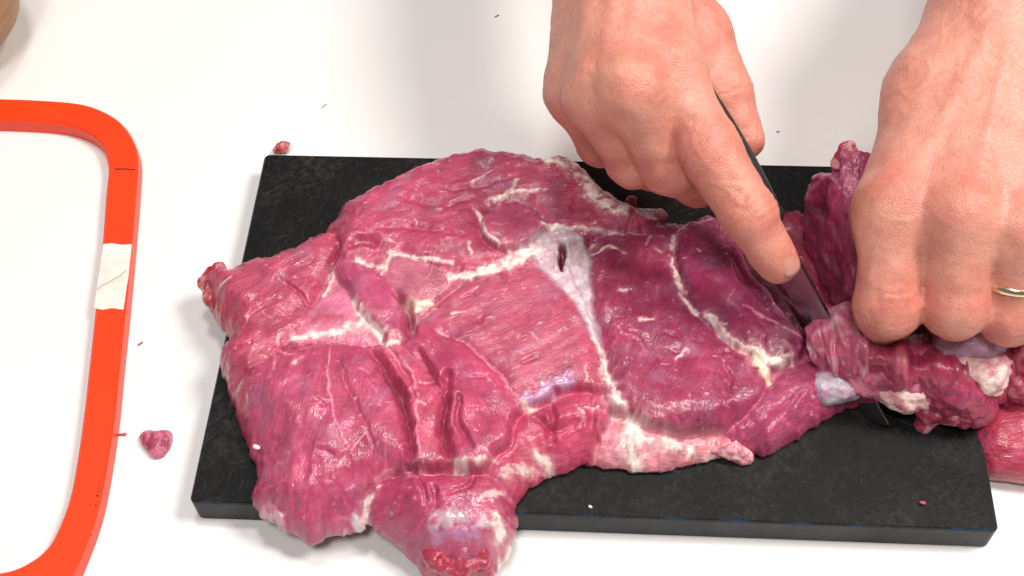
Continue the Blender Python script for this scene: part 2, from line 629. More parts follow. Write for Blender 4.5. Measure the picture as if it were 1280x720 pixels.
# ---------------------------------------------------------------- orange frame on the left
def orange_frame():
    z1 = 0.008
    outer = [(-150, 124), (-60, 123), (0, 122.5), (60, 125), (100, 129), (128, 138), (150, 152), (165, 172), (172, 196), (170, 240),
             (164, 310), (157, 385), (150, 450), (143, 520), (134, 580), (126, 622), (117, 655), (104, 690), (92, 716),
             (75, 738), (50, 755), (10, 768), (-60, 775), (-150, 778)]
    inner = [(-150, 151), (-60, 150), (0, 150), (60, 153), (90, 158), (112, 167), (127, 180), (133, 196), (135, 214), (132, 245),
             (127, 310), (119, 385), (112, 450), (104, 520), (96, 575), (89, 613), (81, 640), (69, 668), (58, 685),
             (40, 700), (15, 712), (-20, 718), (-80, 724), (-150, 726)]
    def cat(pts, n=8):
        P = [np.array(p, float) for p in pts]
        out = []
        for i in range(len(P) - 1):
            a, b_, c_, d = P[max(i - 1, 0)], P[i], P[i + 1], P[min(i + 2, len(P) - 1)]
            for k in range(n):
                t = k / n
                out.append(0.5 * ((2 * b_) + (c_ - a) * t + (2 * a - 5 * b_ + 4 * c_ - d) * t * t + (3 * b_ - a - 3 * c_ + d) * t ** 3))
        out.append(P[-1])
        return out
    O = [at(p[0], p[1], z1) for p in cat(outer)]
    I = [at(p[0], p[1], z1) for p in cat(inner)]
    n = len(O)
    e = 0.0009
    V, Fc = [], []
    for o, i in zip(O, I):
        u = (i - o) / np.linalg.norm(i - o)
        o2, i2 = o * (1, 1, 0), i * (1, 1, 0)
        V += [o2 + (0, 0, 0.0002), o2 + (0, 0, z1 - e), o + u * e, i - u * e, i2 + (0, 0, z1 - e), i2 + (0, 0, 0.0002)]
    for k in range(n - 1):
        for j in range(6):
            Fc.append((k * 6 + j, (k + 1) * 6 + j, (k + 1) * 6 + (j + 1) % 6, k * 6 + (j + 1) % 6)[::-1])
    Fc += [tuple(range(6)), tuple((n - 1) * 6 + j for j in range(5, -1, -1))]
    root = empty('plastic_frame', at(60, 400, 0), 'bright orange rounded plastic frame with a worn pale sticker on the white table', 'frame')
    mesh_obj('rim', V, Fc, ORANGE, root, smooth=False)
    # sticker wrapped over the top and the inner edge
    def q(x, y, z): return at(x, y, z)
    z = z1 + 0.00035
    top = [(129, 305), (140, 304), (152, 306), (164.5, 305), (162, 330), (160.5, 345), (158, 360), (156, 375), (154, 387), (140, 385), (128, 387), (117.5, 385), (121, 360), (125, 335)]
    Vs = [q(x, y, z) for x, y in top] + [q(x, y, z) - (0, 0, 0.0003) for x, y in top]
    k = len(top)
    Fs = [tuple(range(k))[::-1], tuple(range(k, 2 * k))] + [(i, (i + 1) % k, k + (i + 1) % k, k + i) for i in range(k)]
    st = mesh_obj('sticker', Vs, Fs, STICKER, root, smooth=False)
    st['label'] = 'worn off-white paper sticker with torn corner'
    rng = random.Random(4)
    # torn crease on the sticker, dark joint line and dirt specks
    def strip(name, pts, w, mat, par, zz):
        A = [at(x, y, zz) for x, y in pts]
        V_, F_ = [], []
        for i, p in enumerate(A):
            d = A[min(i + 1, len(A) - 1)] - A[max(i - 1, 0)]
            nrm = np.array((-d[1], d[0], 0)) / np.linalg.norm(d[:2])
            ww = w * (0.5 + rng.random() * 0.7)
            V_ += [p + nrm * ww, p + (0, 0, 0.0003), p - nrm * ww]
        for i in range(len(A) - 1):
            for j in (0, 1):
                F_.append((i * 3 + j, i * 3 + j + 1, i * 3 + j + 4, i * 3 + j + 3))
        return mesh_obj(name, V_, F_, mat, par, smooth=False)
    strip('crease', [(157, 338), (150, 345), (142, 349), (134, 354), (127, 357), (122, 362)], 0.0005,
          plain_material('sticker_crease', (0.50, 0.40, 0.30), 0.7, 0.1), st, z + 0.0001)
    strip('joint_line', [(144, 211), (150, 211.5), (156, 211), (163, 211.8), (169, 212)], 0.00035, DIRT, root, z1 + 0.0001)
    for (x, y, r) in ((122, 620, 1.6), (123, 615, 1), (120, 631, 1.2), (113, 631, 0.8), (124, 604, 0.9), (114, 669, 1), (160, 357, 1),
                      (160, 366, 0.8), (116, 655, .7), (119, 640, .7), (125, 612, .8)):
        pts = []
        for k_ in range(7):
            a = k_ / 7 * 6.283
            rr = r * (0.7 + 0.6 * rng.random())
            pts.append(at(x + rr * math.cos(a), y + rr * math.sin(a), z1 + 0.00012))
        mesh_obj('dirt_speck', pts + [sum(pts) / 7 + (0, 0, 0.0002)], [(i, 7, (i + 1) % 7) for i in range(7)], DIRT, root)


orange_frame()


# ---------------------------------------------------------------- wooden bowl at the corner
def wooden_bowl():
    c = at(-128, -38, 0.05)
    prof = [(0.0, 0.0005), (0.028, 0.0005), (0.032, 0.003), (0.0465, 0.018), (0.0525, 0.034), (0.0545, 0.050), (0.0535, 0.052), (0.0515, 0.050), (0.048, 0.034),
            (0.041, 0.018), (0.024, 0.009), (0.0, 0.007)]
    n = 64
    V, Fc = [], []
    for r, z in prof:
        for k in range(n):
            a = 2 * math.pi * k / n
            V.append((c[0] + max(r, 1e-5) * math.cos(a), c[1] + max(r, 1e-5) * math.sin(a), z))
    for i in range(len(prof) - 1):
        for k in range(n):
            Fc.append((i * n + k, i * n + (k + 1) % n, (i + 1) * n + (k + 1) % n, (i + 1) * n + k))
    o = mesh_obj('wooden_bowl', V, np.array(Fc), WOOD)
    tag(o, 'tan brown rounded wooden bowl edge in the far corner beyond the orange frame', 'bowl')


wooden_bowl()

# ---------------------------------------------------------------- the meat
C_PINK = lin(178, 63, 97)
C_ROSE = lin(185, 73, 108)
C_PURP = lin(147, 46, 86)
C_DARK = lin(118, 22, 50)
C_RED = lin(176, 24, 36)
C_FAT = lin(246, 222, 214)
C_FATY = lin(232, 206, 182)
C_FATP = lin(230, 160, 168)
C_SILV = lin(204, 188, 200)
C_LILAC = lin(188, 136, 172)
C_MEMB = lin(204, 112, 138)


def poly_world(pts, z):
    return np.array([at(x, y, z)[:2] for x, y in pts]) * 1000


def seg_dist(X, Y, P, closed=False):
    """distance to a polyline and the position along it (0..1)"""
    best = np.full(X.shape, 1e9)
    along = np.zeros(X.shape)
    n = len(P)
    m = n if closed else n - 1
    for i in range(m):
        a, b = P[i], P[(i + 1) % n]
        d = b - a
        t = np.clip(((X - a[0]) * d[0] + (Y - a[1]) * d[1]) / max(d @ d, 1e-9), 0, 1)
        q = (X - a[0] - t * d[0]) ** 2 + (Y - a[1] - t * d[1]) ** 2
        w = q < best
        best = np.where(w, q, best)
        along = np.where(w, (i + t) / m, along)
    return np.sqrt(best), along


def poly_sd(X, Y, P):
    """signed distance, positive inside"""
    d, _ = seg_dist(X, Y, P, True)
    ins = np.zeros(X.shape, bool)
    n = len(P)
    for i in range(n):
        a, b = P[i], P[(i + 1) % n]
        if a[1] == b[1]:
            continue
        c = (a[1] > Y) != (b[1] > Y)
        ins ^= c & (X < (b[0] - a[0]) * (Y - a[1]) / (b[1] - a[1]) + a[0])
    return np.where(ins, d, -d)


def blur(A, n=1):
    for _ in range(n):
        A = np.pad(A, 1, 'edge')
        A = (A[:-2] + 2 * A[1:-1] + A[2:]) / 4
        A = (A[:, :-2] + 2 * A[:, 1:-1] + A[:, 2:]) / 4
    return A


def chaikin(P, n=2):
    for _ in range(n):
        Q = np.roll(P, -1, 0)
        P = np.stack([0.75 * P + 0.25 * Q, 0.25 * P + 0.75 * Q], 1).reshape(-1, 2)
    return P


def chaikin_open(P, n=2):
    for _ in range(n):
        a, b = P[:-1], P[1:]
        P = np.concatenate([P[:1], np.stack([0.75 * a + 0.25 * b, 0.25 * a + 0.75 * b], 1).reshape(-1, 2), P[-1:]])
    return P


OUTLINE = [(247, 357), (250, 341), (262, 334), (275, 327), (290, 331), (304, 326), (325, 318), (345, 313), (380, 301), (411, 284), (418, 272), (424, 256), (440, 255),
           (470, 240), (502, 224), (535, 209), (570, 200), (605, 187), (630, 194), (652, 202), (671, 206), (684, 198), (700, 196), (720, 203),
           (741, 221), (762, 243), (780, 257), (790, 252), (800, 263), (822, 263), (836, 278), (850, 281), (868, 268), (886, 267), (905, 275),
           (940, 270), (975, 256), (992, 250), (1012, 262), (1040, 250), (1100, 235), (1180, 250), (1280, 300), (1340, 330),
           (1345, 470), (1290, 492), (1262, 497), (1235, 506), (1215, 515), (1180, 508), (1150, 500), (1120, 484), (1085, 490), (1052, 505), (1018, 523), (985, 548),
           (958, 560), (930, 556), (900, 560), (872, 568), (830, 576), (790, 578), (755, 573), (736, 569), (718, 577), (686, 586),
           (664, 598), (650, 610), (643, 626), (645, 650), (640, 668), (628, 690), (600, 708), (572, 717), (545, 714), (528, 696), (506, 679),
           (484, 662), (464, 648), (455, 640), (450, 652), (430, 652), (408, 656), (390, 664), (376, 665), (358, 652), (335, 642), (316, 628), (309, 612),
           (318, 600), (319, 582), (308, 555), (299, 535), (291, 505), (284, 480), (277, 466), (269, 447), (274, 432), (282, 424), (279, 407), (264, 388), (262, 372)]

# name, polygon (pixels), foot height, bulge, width of the rounding, fibre direction, colour, slope (dx, dy)
MUSCLES = [
    ('cap', [(418, 285), (424, 240), (560, 180), (680, 180), (760, 215), (800, 262), (790, 280), (735, 290), (700, 284), (670, 308), (636, 322), (566, 338), (520, 324), (488, 314), (455, 324), (424, 326)], 20, 10, 9, 25, C_PINK, (0, 0)),
    ('cap_inner', [(607, 271), (640, 254), (660, 256), (679, 274), (687, 287), (660, 306), (632, 318), (608, 304), (599, 287)], 29.2, 2.2, 3, 60, C_ROSE, (0, 0)),
    ('left_flap', [(235, 320), (300, 310), (420, 270), (424, 318), (410, 332), (388, 378), (366, 416), (343, 433), (310, 452), (277, 470), (255, 440)], 13, 11, 9, 42, C_PINK, (0.05, 0)),
    ('tendon_wedge', [(413, 328), (436, 364), (450, 390), (490, 424), (440, 424), (404, 418), (366, 416), (388, 378)], 19, 3.5, 5, 60, C_MEMB, (0, 0)),
    ('narrow', [(416, 324), (448, 328), (474, 336), (494, 362), (513, 396), (508, 420), (490, 426), (452, 390), (436, 362)], 20, 8, 6, -55, C_ROSE, (-0.02, 0)),
    ('sheath', [(488, 313), (524, 324), (566, 338), (580, 352), (556, 366), (535, 380), (516, 388), (497, 366), (480, 338)], 22, 5, 6, -20, C_MEMB * 0.8 + C_PINK * 0.2, (0, 0)),
    ('center', [(520, 402), (542, 384), (560, 366), (580, 352), (632, 336), (668, 330), (700, 352), (722, 378), (738, 410), (750, 450), (755, 470), (735, 485), (712, 472), (680, 484), (646, 500), (625, 468), (596, 442), (562, 420)], 21, 8, 8, 30, C_ROSE, (0, 0)),
    ('lower_left', [(255, 482), (277, 468), (310, 454), (343, 434), (380, 428), (410, 424), (450, 427), (470, 438), (492, 476), (508, 520), (512, 576), (462, 584), (443, 618), (445, 680), (300, 690), (280, 560)], 14, 15, 13, 82, C_ROSE, (0.03, 0.02)),
    ('strip', [(468, 432), (490, 428), (510, 440), (530, 462), (550, 500), (552, 545), (560, 578), (516, 580), (513, 530), (500, 488)], 21, 7, 5, 80, C_ROSE, (0, 0)),
    ('fan', [(512, 436), (520, 404), (562, 420), (606, 448), (644, 495), (646, 520), (640, 550), (600, 580), (568, 580), (556, 545), (556, 500), (535, 465)], 22, 8, 7, -58, C_PINK, (0, 0)),
    ('ragged', [(640, 516), (660, 506), (690, 497), (716, 482), (745, 480), (756, 505), (752, 545), (735, 580), (690, 590), (640, 595), (615, 590), (610, 570), (638, 548)], 15, 8, 5, 20, C_RED * 0.35 + C_ROSE * 0.65, (0, 0)),
    ('shank', [(446, 600), (462, 583), (518, 577), (589, 579), (625, 586), (650, 600), (680, 600), (655, 640), (660, 700), (600, 740), (520, 720), (450, 660)], 10, 14, 10, 12, C_PINK, (0, 0)),
    ('right_main', [(735, 292), (780, 286), (822, 282), (842, 292), (840, 322), (852, 356), (868, 388), (908, 418), (955, 448), (962, 468), (940, 500), (915, 516), (870, 524), (838, 526), (795, 512), (772, 484), (756, 450), (748, 410), (734, 350)], 16, 9, 9, 70, C_PURP * 0.7 + C_PINK * 0.3, (0, 0)),
    ('right_second', [(842, 282), (868, 262), (905, 262), (945, 335), (985, 385), (1008, 412), (992, 440), (955, 442), (908, 412), (872, 388), (854, 352), (842, 318)], 17, 9, 8, -50, C_PURP * 0.85 + C_PINK * 0.15, (0, 0)),
    ('cut_pocket', [(905, 262), (975, 245), (1012, 250), (1036, 300), (1058, 370), (1030, 408), (1008, 412), (985, 385), (945, 335)], 3.5, 2.5, 8, -60, C_DARK, (0, 0)),  # shade inside the hollow is painted into its dark flesh colour
    ('edge_strip', [(735, 560), (752, 520), (775, 500), (800, 514), (838, 527), (880, 524), (915, 518), (925, 545), (900, 600), (740, 600)], 8, 7, 6, 10, C_FATP * 0.6 + C_ROSE * 0.4, (0, 0)),
    ('under_strip', [(912, 520), (940, 500), (962, 470), (995, 442), (1012, 440), (1060, 470), (1085, 495), (980, 590), (915, 570)], 11, 10, 7, 35, C_PURP * 0.55 + C_ROSE * 0.45, (0, 0)),
    ('held_mass', [(1012, 440), (1012, 412), (1032, 408), (1060, 372), (1036, 300), (1012, 235), (1100, 200), (1380, 260), (1380, 540), (1100, 540), (1060, 472)], 11, 8, 12, 30, C_PURP * 0.6 + C_PINK * 0.4, (0, 0)),
]
MUSCLE_LABEL = {'tendon_wedge': 'pale tendon wedge with white sinew', 'sheath': 'pinkish muscle under thin pale membrane',
                'cut_pocket': 'freshly cut hollow beside the knife with its shade painted in dark red', 'edge_strip': 'pale pink fatty edge', 'shank': 'glossy shank end hanging over the board edge'}

# kind, polyline (pixels), half width mm at start and end, height mm, strength
RIDGES = [
    ('fat', [(687, 207), (700, 206), (718, 211), (734, 231), (745, 254), (760, 262), (776, 264)], 3.4, 3.8, 1.8, 1.0),
    ('fat', [(613, 253), (636, 246), (648, 240), (660, 246), (683, 241)], 1.2, 0.7, 0.7, 0.9),
    ('fat', [(646, 230), (642, 240), (630, 250), (612, 255)], 1.6, 1.6, 0.8, 1.0),
    ('fat', [(593, 261), (603, 271), (600, 287), (612, 302), (626, 312)], 0.9, 0.6, 0.5, 0.9),
    ('fat', [(650, 253), (664, 262), (680, 274)], 0.8, 0.5, 0.4, 0.85),
    ('fat', [(590, 231), (604, 225), (617, 217)], 1.0, 0.5, 0.5, 0.75),
    ('fat', [(683, 284), (692, 283), (702, 284)], 1.8, 1.2, 0.6, 1.0),
    ('fat', [(702, 284), (740, 287), (780, 287), (812, 285)], 0.8, 0.5, 0.5, 0.8),
    ('fat', [(566, 347), (584, 342), (606, 338), (630, 331), (650, 320), (668, 314)], 2.4, 4.0, 1.6, 1.0),
    ('faty', [(508, 376), (522, 381), (540, 378)], 2.2, 1.6, 0.8, 1.0),
    ('faty', [(520, 380), (519, 390), (518, 402)], 2.6, 1.2, 0.6, 1.0),
    ('fat', [(488, 314), (506, 320), (530, 324), (566, 331)], 1.4, 0.5, 0.6, 0.9),
    ('fat', [(446, 325), (462, 329), (480, 329)], 1.6, 1.0, 0.8, 0.95),
    ('fat', [(488, 315), (481, 332), (476, 340)], 1.0, 0.6, 0.4, 0.8),
    ('fat', [(364, 416), (385, 412), (410, 412), (440, 404), (452, 398)], 1.3, 2.6, 0.5, 1.0),
    ('fat', [(440, 372), (452, 392), (470, 410), (488, 424)], 1.6, 3.0, 0.6, 1.0),
    ('fat', [(415, 332), (411, 345), (402, 362)], 1.5, 1.0, 0.4, 0.9),
    ('memb', [(412, 436), (411, 470), (412, 503), (425, 541), (444, 566)], 0.55, 0.5, 0.45, 0.8),
    ('memb', [(477, 429), (510, 462), (523, 484), (520, 524), (523, 572)], 0.7, 0.6, 0.6, 0.85),
    ('memb', [(545, 410), (565, 421), (607, 449), (644, 495)], 0.6, 0.6, 0.4, 0.9),
    ('memb', [(343, 434), (338, 446), (344, 462)], 0.8, 0.6, 0.8, 0.7),
    ('memb', [(345, 436), (362, 444), (372, 440)], 0.9, 0.6, 0.8, 0.7),
    ('memb', [(280, 470), (300, 458), (318, 448)], 0.8, 0.5, 0.3, 0.5),
    ('lilac', [(652, 499), (668, 492), (690, 482), (714, 471)], 2.4, 3.2, 0.8, 1.0),
    ('fat', [(644, 497), (654, 502), (668, 504)], 1.6, 1.2, 0.6, 0.9),
    ('fat', [(625, 580), (645, 574), (668, 562), (692, 568), (735, 570)], 1.8, 1.8, 1.0, 0.8),
    ('fat', [(668, 556), (682, 558), (688, 566)], 2.0, 1.4, 1.2, 1.0),
    ('fat', [(568, 578), (590, 577), (606, 572)], 1.6, 1.2, 0.6, 0.9),
    ('fat', [(752, 432), (757, 457), (764, 478), (774, 497), (788, 515), (800, 528)], 0.8, 4.2, 1.4, 1.0),
    ('fat', [(790, 520), (790, 540), (800, 560), (812, 572)], 4.6, 3.6, 1.0, 0.95),
    ('fat', [(780, 528), (810, 532), (850, 537), (885, 538), (910, 545)], 2.2, 2.2, 0.9, 0.85),
    ('fat', [(775, 568), (810, 573), (850, 566), (872, 562)], 2.0, 2.0, 0.6, 0.75),
    ('fat', [(741, 420), (750, 438), (756, 460)], 0.7, 0.9, 0.4, 0.9),
    ('fat', [(842, 290), (840, 318), (852, 355), (866, 385), (886, 391), (906, 412), (930, 428), (955, 438)], 1.0, 1.4, 0.7, 0.95),
    ('fat', [(930, 430), (948, 440), (966, 446), (988, 440)], 1.6, 2.6, 0.8, 1.0),
    ('faty', [(945, 440), (958, 452), (966, 464)], 3.2, 1.6, 0.5, 1.0),
    ('memb', [(930, 382), (950, 394), (972, 406), (1004, 415)], 1.0, 1.0, 0.7, 0.7),
    ('memb', [(848, 283), (866, 274), (888, 270)], 1.0, 0.8, 0.6, 0.6),
    ('fat', [(975, 256), (985, 252), (995, 251)], 1.0, 0.8, 0.5, 0.6),
    ('silver', [(545, 640), (566, 636), (585, 640), (604, 642)], 3.6, 3.0, 0.5, 0.55),  # moist membrane on the shank, its wet highlight painted in as pale colour
    ('lilac', [(540, 655), (565, 655), (590, 655)], 2.6, 2.6, 0.3, 0.7),
    ('fat', [(620, 640), (630, 652), (629, 672)], 3.4, 3.2, 1.4, 0.9),
    ('fat', [(602, 612), (616, 606), (628, 600)], 1.4, 1.4, 0.6, 0.6),
    ('silver', [(410, 655), (432, 638), (447, 620), (452, 652)], 3.0, 2.6, 0.3, 0.85),
    ('fat', [(446, 632), (452, 610), (468, 592)], 1.6, 1.0, 0.8, 0.9),
    ('memb', [(463, 584), (490, 578), (520, 578), (560, 582)], 0.8, 0.8, 0.6, 0.7),
    ('silver', [(284, 478), (288, 474), (300, 462)], 1.6, 0.8, 0.2, 0.7),
    ('silver', [(322, 610), (338, 622), (352, 640)], 2.4, 1.6, 0.4, 0.5),
    ('red', [(262, 372), (272, 382), (286, 384)], 4.2, 3.6, -1.0, 1.0),
    ('red', [(250, 345), (262, 342), (276, 336)], 3.0, 2.0, 0.4, 0.5),
    ('red', [(548, 703), (572, 700), (594, 692)], 5.0, 4.0, 0.5, 0.9),
    ('red', [(750, 525), (757, 531)], 2.6, 2.0, 0.3, 0.9),
    ('red', [(392, 396), (408, 390), (424, 392)], 3.4, 2.2, 0.0, 0.5),
    ('fat', [(905, 560), (922, 566), (936, 574)], 3.0, 3.4, 0.8, 0.6),
    ('fat', [(800, 397), (816, 398)], 0.9, 0.5, 0.3, 0.8), ('fat', [(775, 358), (784, 360)], 0.8, 0.5, 0.3, 0.7), ('fat', [(845, 446), (856, 432)], 0.7, 0.4, 0.3, 0.6),
    ('fat', [(565, 395), (585, 393)], 0.8, 0.4, 0.2, 0.6), ('fat', [(664, 418), (672, 428)], 0.7, 0.4, 0.2, 0.6), ('fat', [(740, 312), (765, 304), (780, 312)], 0.8, 0.5, 0.3, 0.7),
    ('fat', [(368, 455), (378, 447)], 1.0, 0.5, 0.3, 0.6), ('fat', [(268, 345), (286, 338)], 0.7, 0.5, 0.3, 0.7), ('fat', [(528, 210), (548, 206)], 0.8, 0.4, 0.3, 0.5),
]
# crevices: polyline, half width mm, depth mm
GROOVES = [
    ([(469, 440), (488, 470), (502, 492), (512, 532), (512, 574)], 1.5, 7.0),
    ([(497, 366), (508, 384), (515, 400), (510, 420)], 1.6, 8.0),
    ([(560, 470), (556, 500), (552, 541), (566, 572)], 1.4, 6.0),
    ([(522, 441), (540, 468), (556, 492)], 1.1, 3.5),
    ([(575, 500), (572, 530), (590, 560)], 1.0, 3.0),
    ([(350, 348), (372, 362), (386, 376)], 0.9, 2.0),
    ([(455, 424), (466, 446), (478, 470)], 0.9, 1.6),
    ([(425, 455), (440, 500), (470, 560)], 0.9, 1.0),
    ([(380, 440), (372, 490), (382, 560), (376, 620)], 2.4, 1.0),
    ([(440, 310), (455, 300), (475, 306)], 2.0, 3.5),
    ([(480, 430), (500, 455), (512, 480)], 1.0, 2.5),
    ([(910, 308), (926, 334), (945, 360), (975, 392)], 1.4, 4.0),
    ([(846, 300), (848, 325), (858, 352), (872, 380)], 0.8, 2.5),
    ([(888, 396), (908, 418), (940, 440)], 0.8, 2.2),
    ([(905, 450), (915, 480), (905, 510)], 1.0, 1.0),
    ([(540, 600), (548, 620), (530, 640)], 0.9, 2.0),
    ([(518, 580), (528, 600), (534, 624)], 0.9, 2.0),
    ([(590, 585), (586, 604), (560, 612)], 0.9, 1.6),
    ([(660, 510), (690, 530), (720, 520)], 1.4, 3.0),
    ([(690, 500), (694, 530), (680, 555)], 1.2, 2.5),
    ([(742, 490), (738, 520), (745, 548)], 1.2, 2.5),
    ([(702, 299), (705, 312), (704, 324), (703, 338)], 1.25, 4.5),
    ([(424, 300), (416, 322), (404, 345), (388, 376)], 1.1, 2.4),
    ([(343, 434), (380, 428), (412, 424), (452, 426)], 1.0, 2.4),
    ([(580, 352), (556, 366), (540, 384), (522, 402)], 0.9, 2.0),
    ([(462, 584), (500, 580), (540, 579), (590, 580)], 1.0, 2.6),
    ([(300, 400), (320, 380), (350, 372)], 1.0, 1.2),
    ([(320, 600), (340, 612), (366, 640)], 1.0, 2.0),
    ([(920, 548), (960, 520), (1005, 480)], 1.4, 2.0),
    ([(500, 250), (540, 262), (590, 250)], 1.5, 1.2),
    ([(470, 290), (520, 285), (580, 300)], 1.3, 1.2),
    ([(560, 240), (600, 236), (640, 224)], 1.2, 1.4),
    ([(788, 262), (790, 275), (782, 286)], 1.0, 3.0),
]


_r = random.Random(21)
for _k in range(110):
    _x, _y = _r.uniform(290, 960), _r.uniform(205, 640)
    _a, _l = _r.uniform(0, 3.14), _r.uniform(5, 16)
    _b = _a + _r.uniform(-0.7, 0.7)
    _p = [(_x, _y), (_x + _l * math.cos(_a), _y + _l * math.sin(_a)), (_x + _l * math.cos(_a) + _l * 0.7 * math.cos(_b), _y + _l * math.sin(_a) + _l * 0.7 * math.sin(_b))]
    if _k % 5 < 2:
        RIDGES.append(('memb', _p, _r.uniform(0.35, 0.7), 0.25, 0.35, _r.uniform(0.35, 0.8)))
    elif _k % 5 == 2:
        RIDGES.append(('fat', _p[:2], _r.uniform(0.4, 0.9), 0.3, 0.4, _r.uniform(0.3, 0.7)))
    else:
        GROOVES.append((_p, _r.uniform(0.5, 0.9), _r.uniform(0.5, 1.3)))


def build_meat():
    h = 0.52
    lo = at(230, 730, 0.0)[:2] * 1000
    hiX = at(1345, 480, ZT)[0] * 1000 + 4
    x0, x1 = -36.0, hiX
    y0, y1 = -34.0, 172.0
    xs = np.arange(x0, x1, h)
    ys = np.arange(y0, y1, h)
    X, Y = np.meshgrid(xs, ys, indexing='ij')
    # organic warp of every traced line
    WX = X + 1.1 * fbm2(X / 9, Y / 9, 1) + 0.28 * fbm2(X / 2.3, Y / 2.3, 5, 2)
    WY = Y + 1.1 * fbm2(X / 9, Y / 9, 11) + 0.28 * fbm2(X / 2.3, Y / 2.3, 15, 2)
    SX, SY = X + 1.1 * fbm2(X / 9, Y / 9, 1, 2), Y + 1.1 * fbm2(X / 9, Y / 9, 11, 2)
    zo, zi = ZT + 0.009, ZT + 0.0225
    out = chaikin(poly_world(OUTLINE, zo), 1)
    SD = poly_sd(WX, WY, out) + 0.9 * np.clip(fbm2(X / 5, Y / 5, 33, 3) - 0.1, 0, 1)
    reg = np.full(X.shape, len(MUSCLES) - 1)

    def win(P, m):
        a0, b0 = P.min(0) - m, P.max(0) + m
        return (slice(max(int((a0[0] - x0) / h), 0), max(int((b0[0] - x0) / h) + 1, 1)),
                slice(max(int((a0[1] - y0) / h), 0), max(int((b0[1] - y0) / h) + 1, 1)))
    S = SD.copy()
    inside_any = np.zeros(X.shape, bool)
    best = np.full(X.shape, -1e9)
    bestreg = reg.copy()
    for i, mu in enumerate(MUSCLES):
        P = chaikin(poly_world(mu[1], zi), 1)
        w = win(P, 20)
        sd = poly_sd(WX[w], WY[w], P)
        a = sd > 0
        reg[w] = np.where(a, i, reg[w])
        S[w] = np.where(a, sd, np.minimum(S[w], np.where(inside_any[w], -sd, 1e9)))
        inside_any[w] |= a
        up = sd > best[w]
        bestreg[w] = np.where(up, i, bestreg[w])
        best[w] = np.maximum(best[w], sd)
    reg = np.where(inside_any, reg, bestreg)               # gaps between traced muscles belong to the nearest one
    S = np.where(inside_any, S, 0)
    S = np.clip(S, 0, 40)
    H = np.zeros(X.shape)
    col = np.zeros(X.shape + (3,))
    wet = np.full(X.shape, 0.55)
    fib = np.stack([X, Y, np.zeros(X.shape)], -1)
    for i, (nm, poly, base, bulge, w, ang, c, slope) in enumerate(MUSCLES):
        m = reg == i
        if not m.any():
            continue
        xx, yy, ss = X[m], Y[m], S[m]
        cx, cy = xx.mean(), yy.mean()
        H[m] = base * 0.84 + bulge * 0.46 + bulge * 0.33 * (1 - np.exp(-ss / w * 3.2)) + slope[0] * (xx - cx) + slope[1] * (yy - cy)
        a = math.radians(ang)
        bend = 2.5 * fbm2(xx / 30, yy / 30, 40 + i, 2)
        u = xx * math.cos(a) + yy * math.sin(a)
        v = -xx * math.sin(a) + yy * math.cos(a) + bend + ((u - u.mean()) ** 2 * 0.004 if nm in ('fan', 'cap') else 0)
        f1 = pn2(u / 14, v / 1.5, 50 + i)
        f2 = pn2(u / 7, v / 0.85, 70 + i)
        f3 = pn2(u / 26, v / 4.5, 90 + i)
        fib[m] = np.stack([u, v, np.full(len(u), 37.0 * i)], -1)
        am = 0.55 if nm in ('tendon_wedge', 'sheath', 'edge_strip') else 1.0
        H[m] += am * (0.08 * f1 + 0.05 * f2 + 0.34 * f3)
        jit = np.random.RandomState(300 + i).rand(3)
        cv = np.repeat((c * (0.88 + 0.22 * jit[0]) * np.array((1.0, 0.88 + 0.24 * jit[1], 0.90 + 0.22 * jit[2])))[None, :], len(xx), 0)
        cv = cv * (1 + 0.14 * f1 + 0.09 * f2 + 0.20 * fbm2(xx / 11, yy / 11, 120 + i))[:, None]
        # muscle sheaths: paler streaks along the fibres
        pale = smooth(0.42, 0.85, f1 * 0.7 + f2 * 0.5 + 0.2 * fbm2(xx / 6, yy / 6, 130 + i))
        cv = cv * (1 - 0.34 * pale[:, None]) + C_FATP * 0.34 * pale[:, None]
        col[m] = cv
    # gentle lumps everywhere
    H += 1.3 * fbm2(X / 26, Y / 26, 2, 2) + 0.26 * fbm2(X / 8, Y / 8, 3, 2) + 0.07 * fbm2(X / 1.7, Y / 1.7, 4, 2)
    H = blur(H, 2)
    col = np.stack([blur(col[..., k], 2) for k in range(3)], -1)
    # patches of thin pale membrane and darker, purplish areas
    pm = smooth(0.15, 0.8, fbm2(X / 13, Y / 13, 201)) * 0.24
    col = col * (1 - pm[..., None]) + C_LILAC * 0.75 * pm[..., None]
    pd = smooth(0.1, 0.8, fbm2(X / 17, Y / 17, 211)) * 0.26
    col = col * (1 - pd[..., None]) + C_DARK * 1.2 * pd[..., None]
    # flecks of fat and connective tissue
    fl = smooth(0.56, 0.80, pn2(X / 2.6, Y / 1.5, 221)) * smooth(0.0, 0.4, fbm2(X / 12, Y / 12, 222))
    fl = np.maximum(fl, smooth(0.60, 0.84, pn2(X / 1.3 + Y / 2.4, Y / 2.6, 231)) * smooth(-0.1, 0.3, fbm2(X / 15, Y / 15, 232)))
    cfl = C_FAT * 0.35 + lin(232, 140, 168) * 0.65
    col = col * (1 - 0.6 * fl[..., None]) + cfl * 0.6 * fl[..., None]
    H += 0.22 * fl

    for pts, w, d in GROOVES:
        P = chaikin_open(poly_world(pts, zi), 2)
        sl = win(P, 5 * w + 5)
        D, t = seg_dist(WX[sl], WY[sl], P)
        prof = np.sin(np.clip(0.08 + 0.9 * t, 0, 1) * np.pi) ** 0.5
        ww = w * (0.55 + 0.6 * prof)
        d = d * (0.85 if d > 3 else 0.9)
        H[sl] -= d * prof * np.exp(-(D / ww) ** 2)
        H[sl] += 0.10 * d * prof * np.exp(-((D - 2.2 * w) / (1.5 * w)) ** 2)

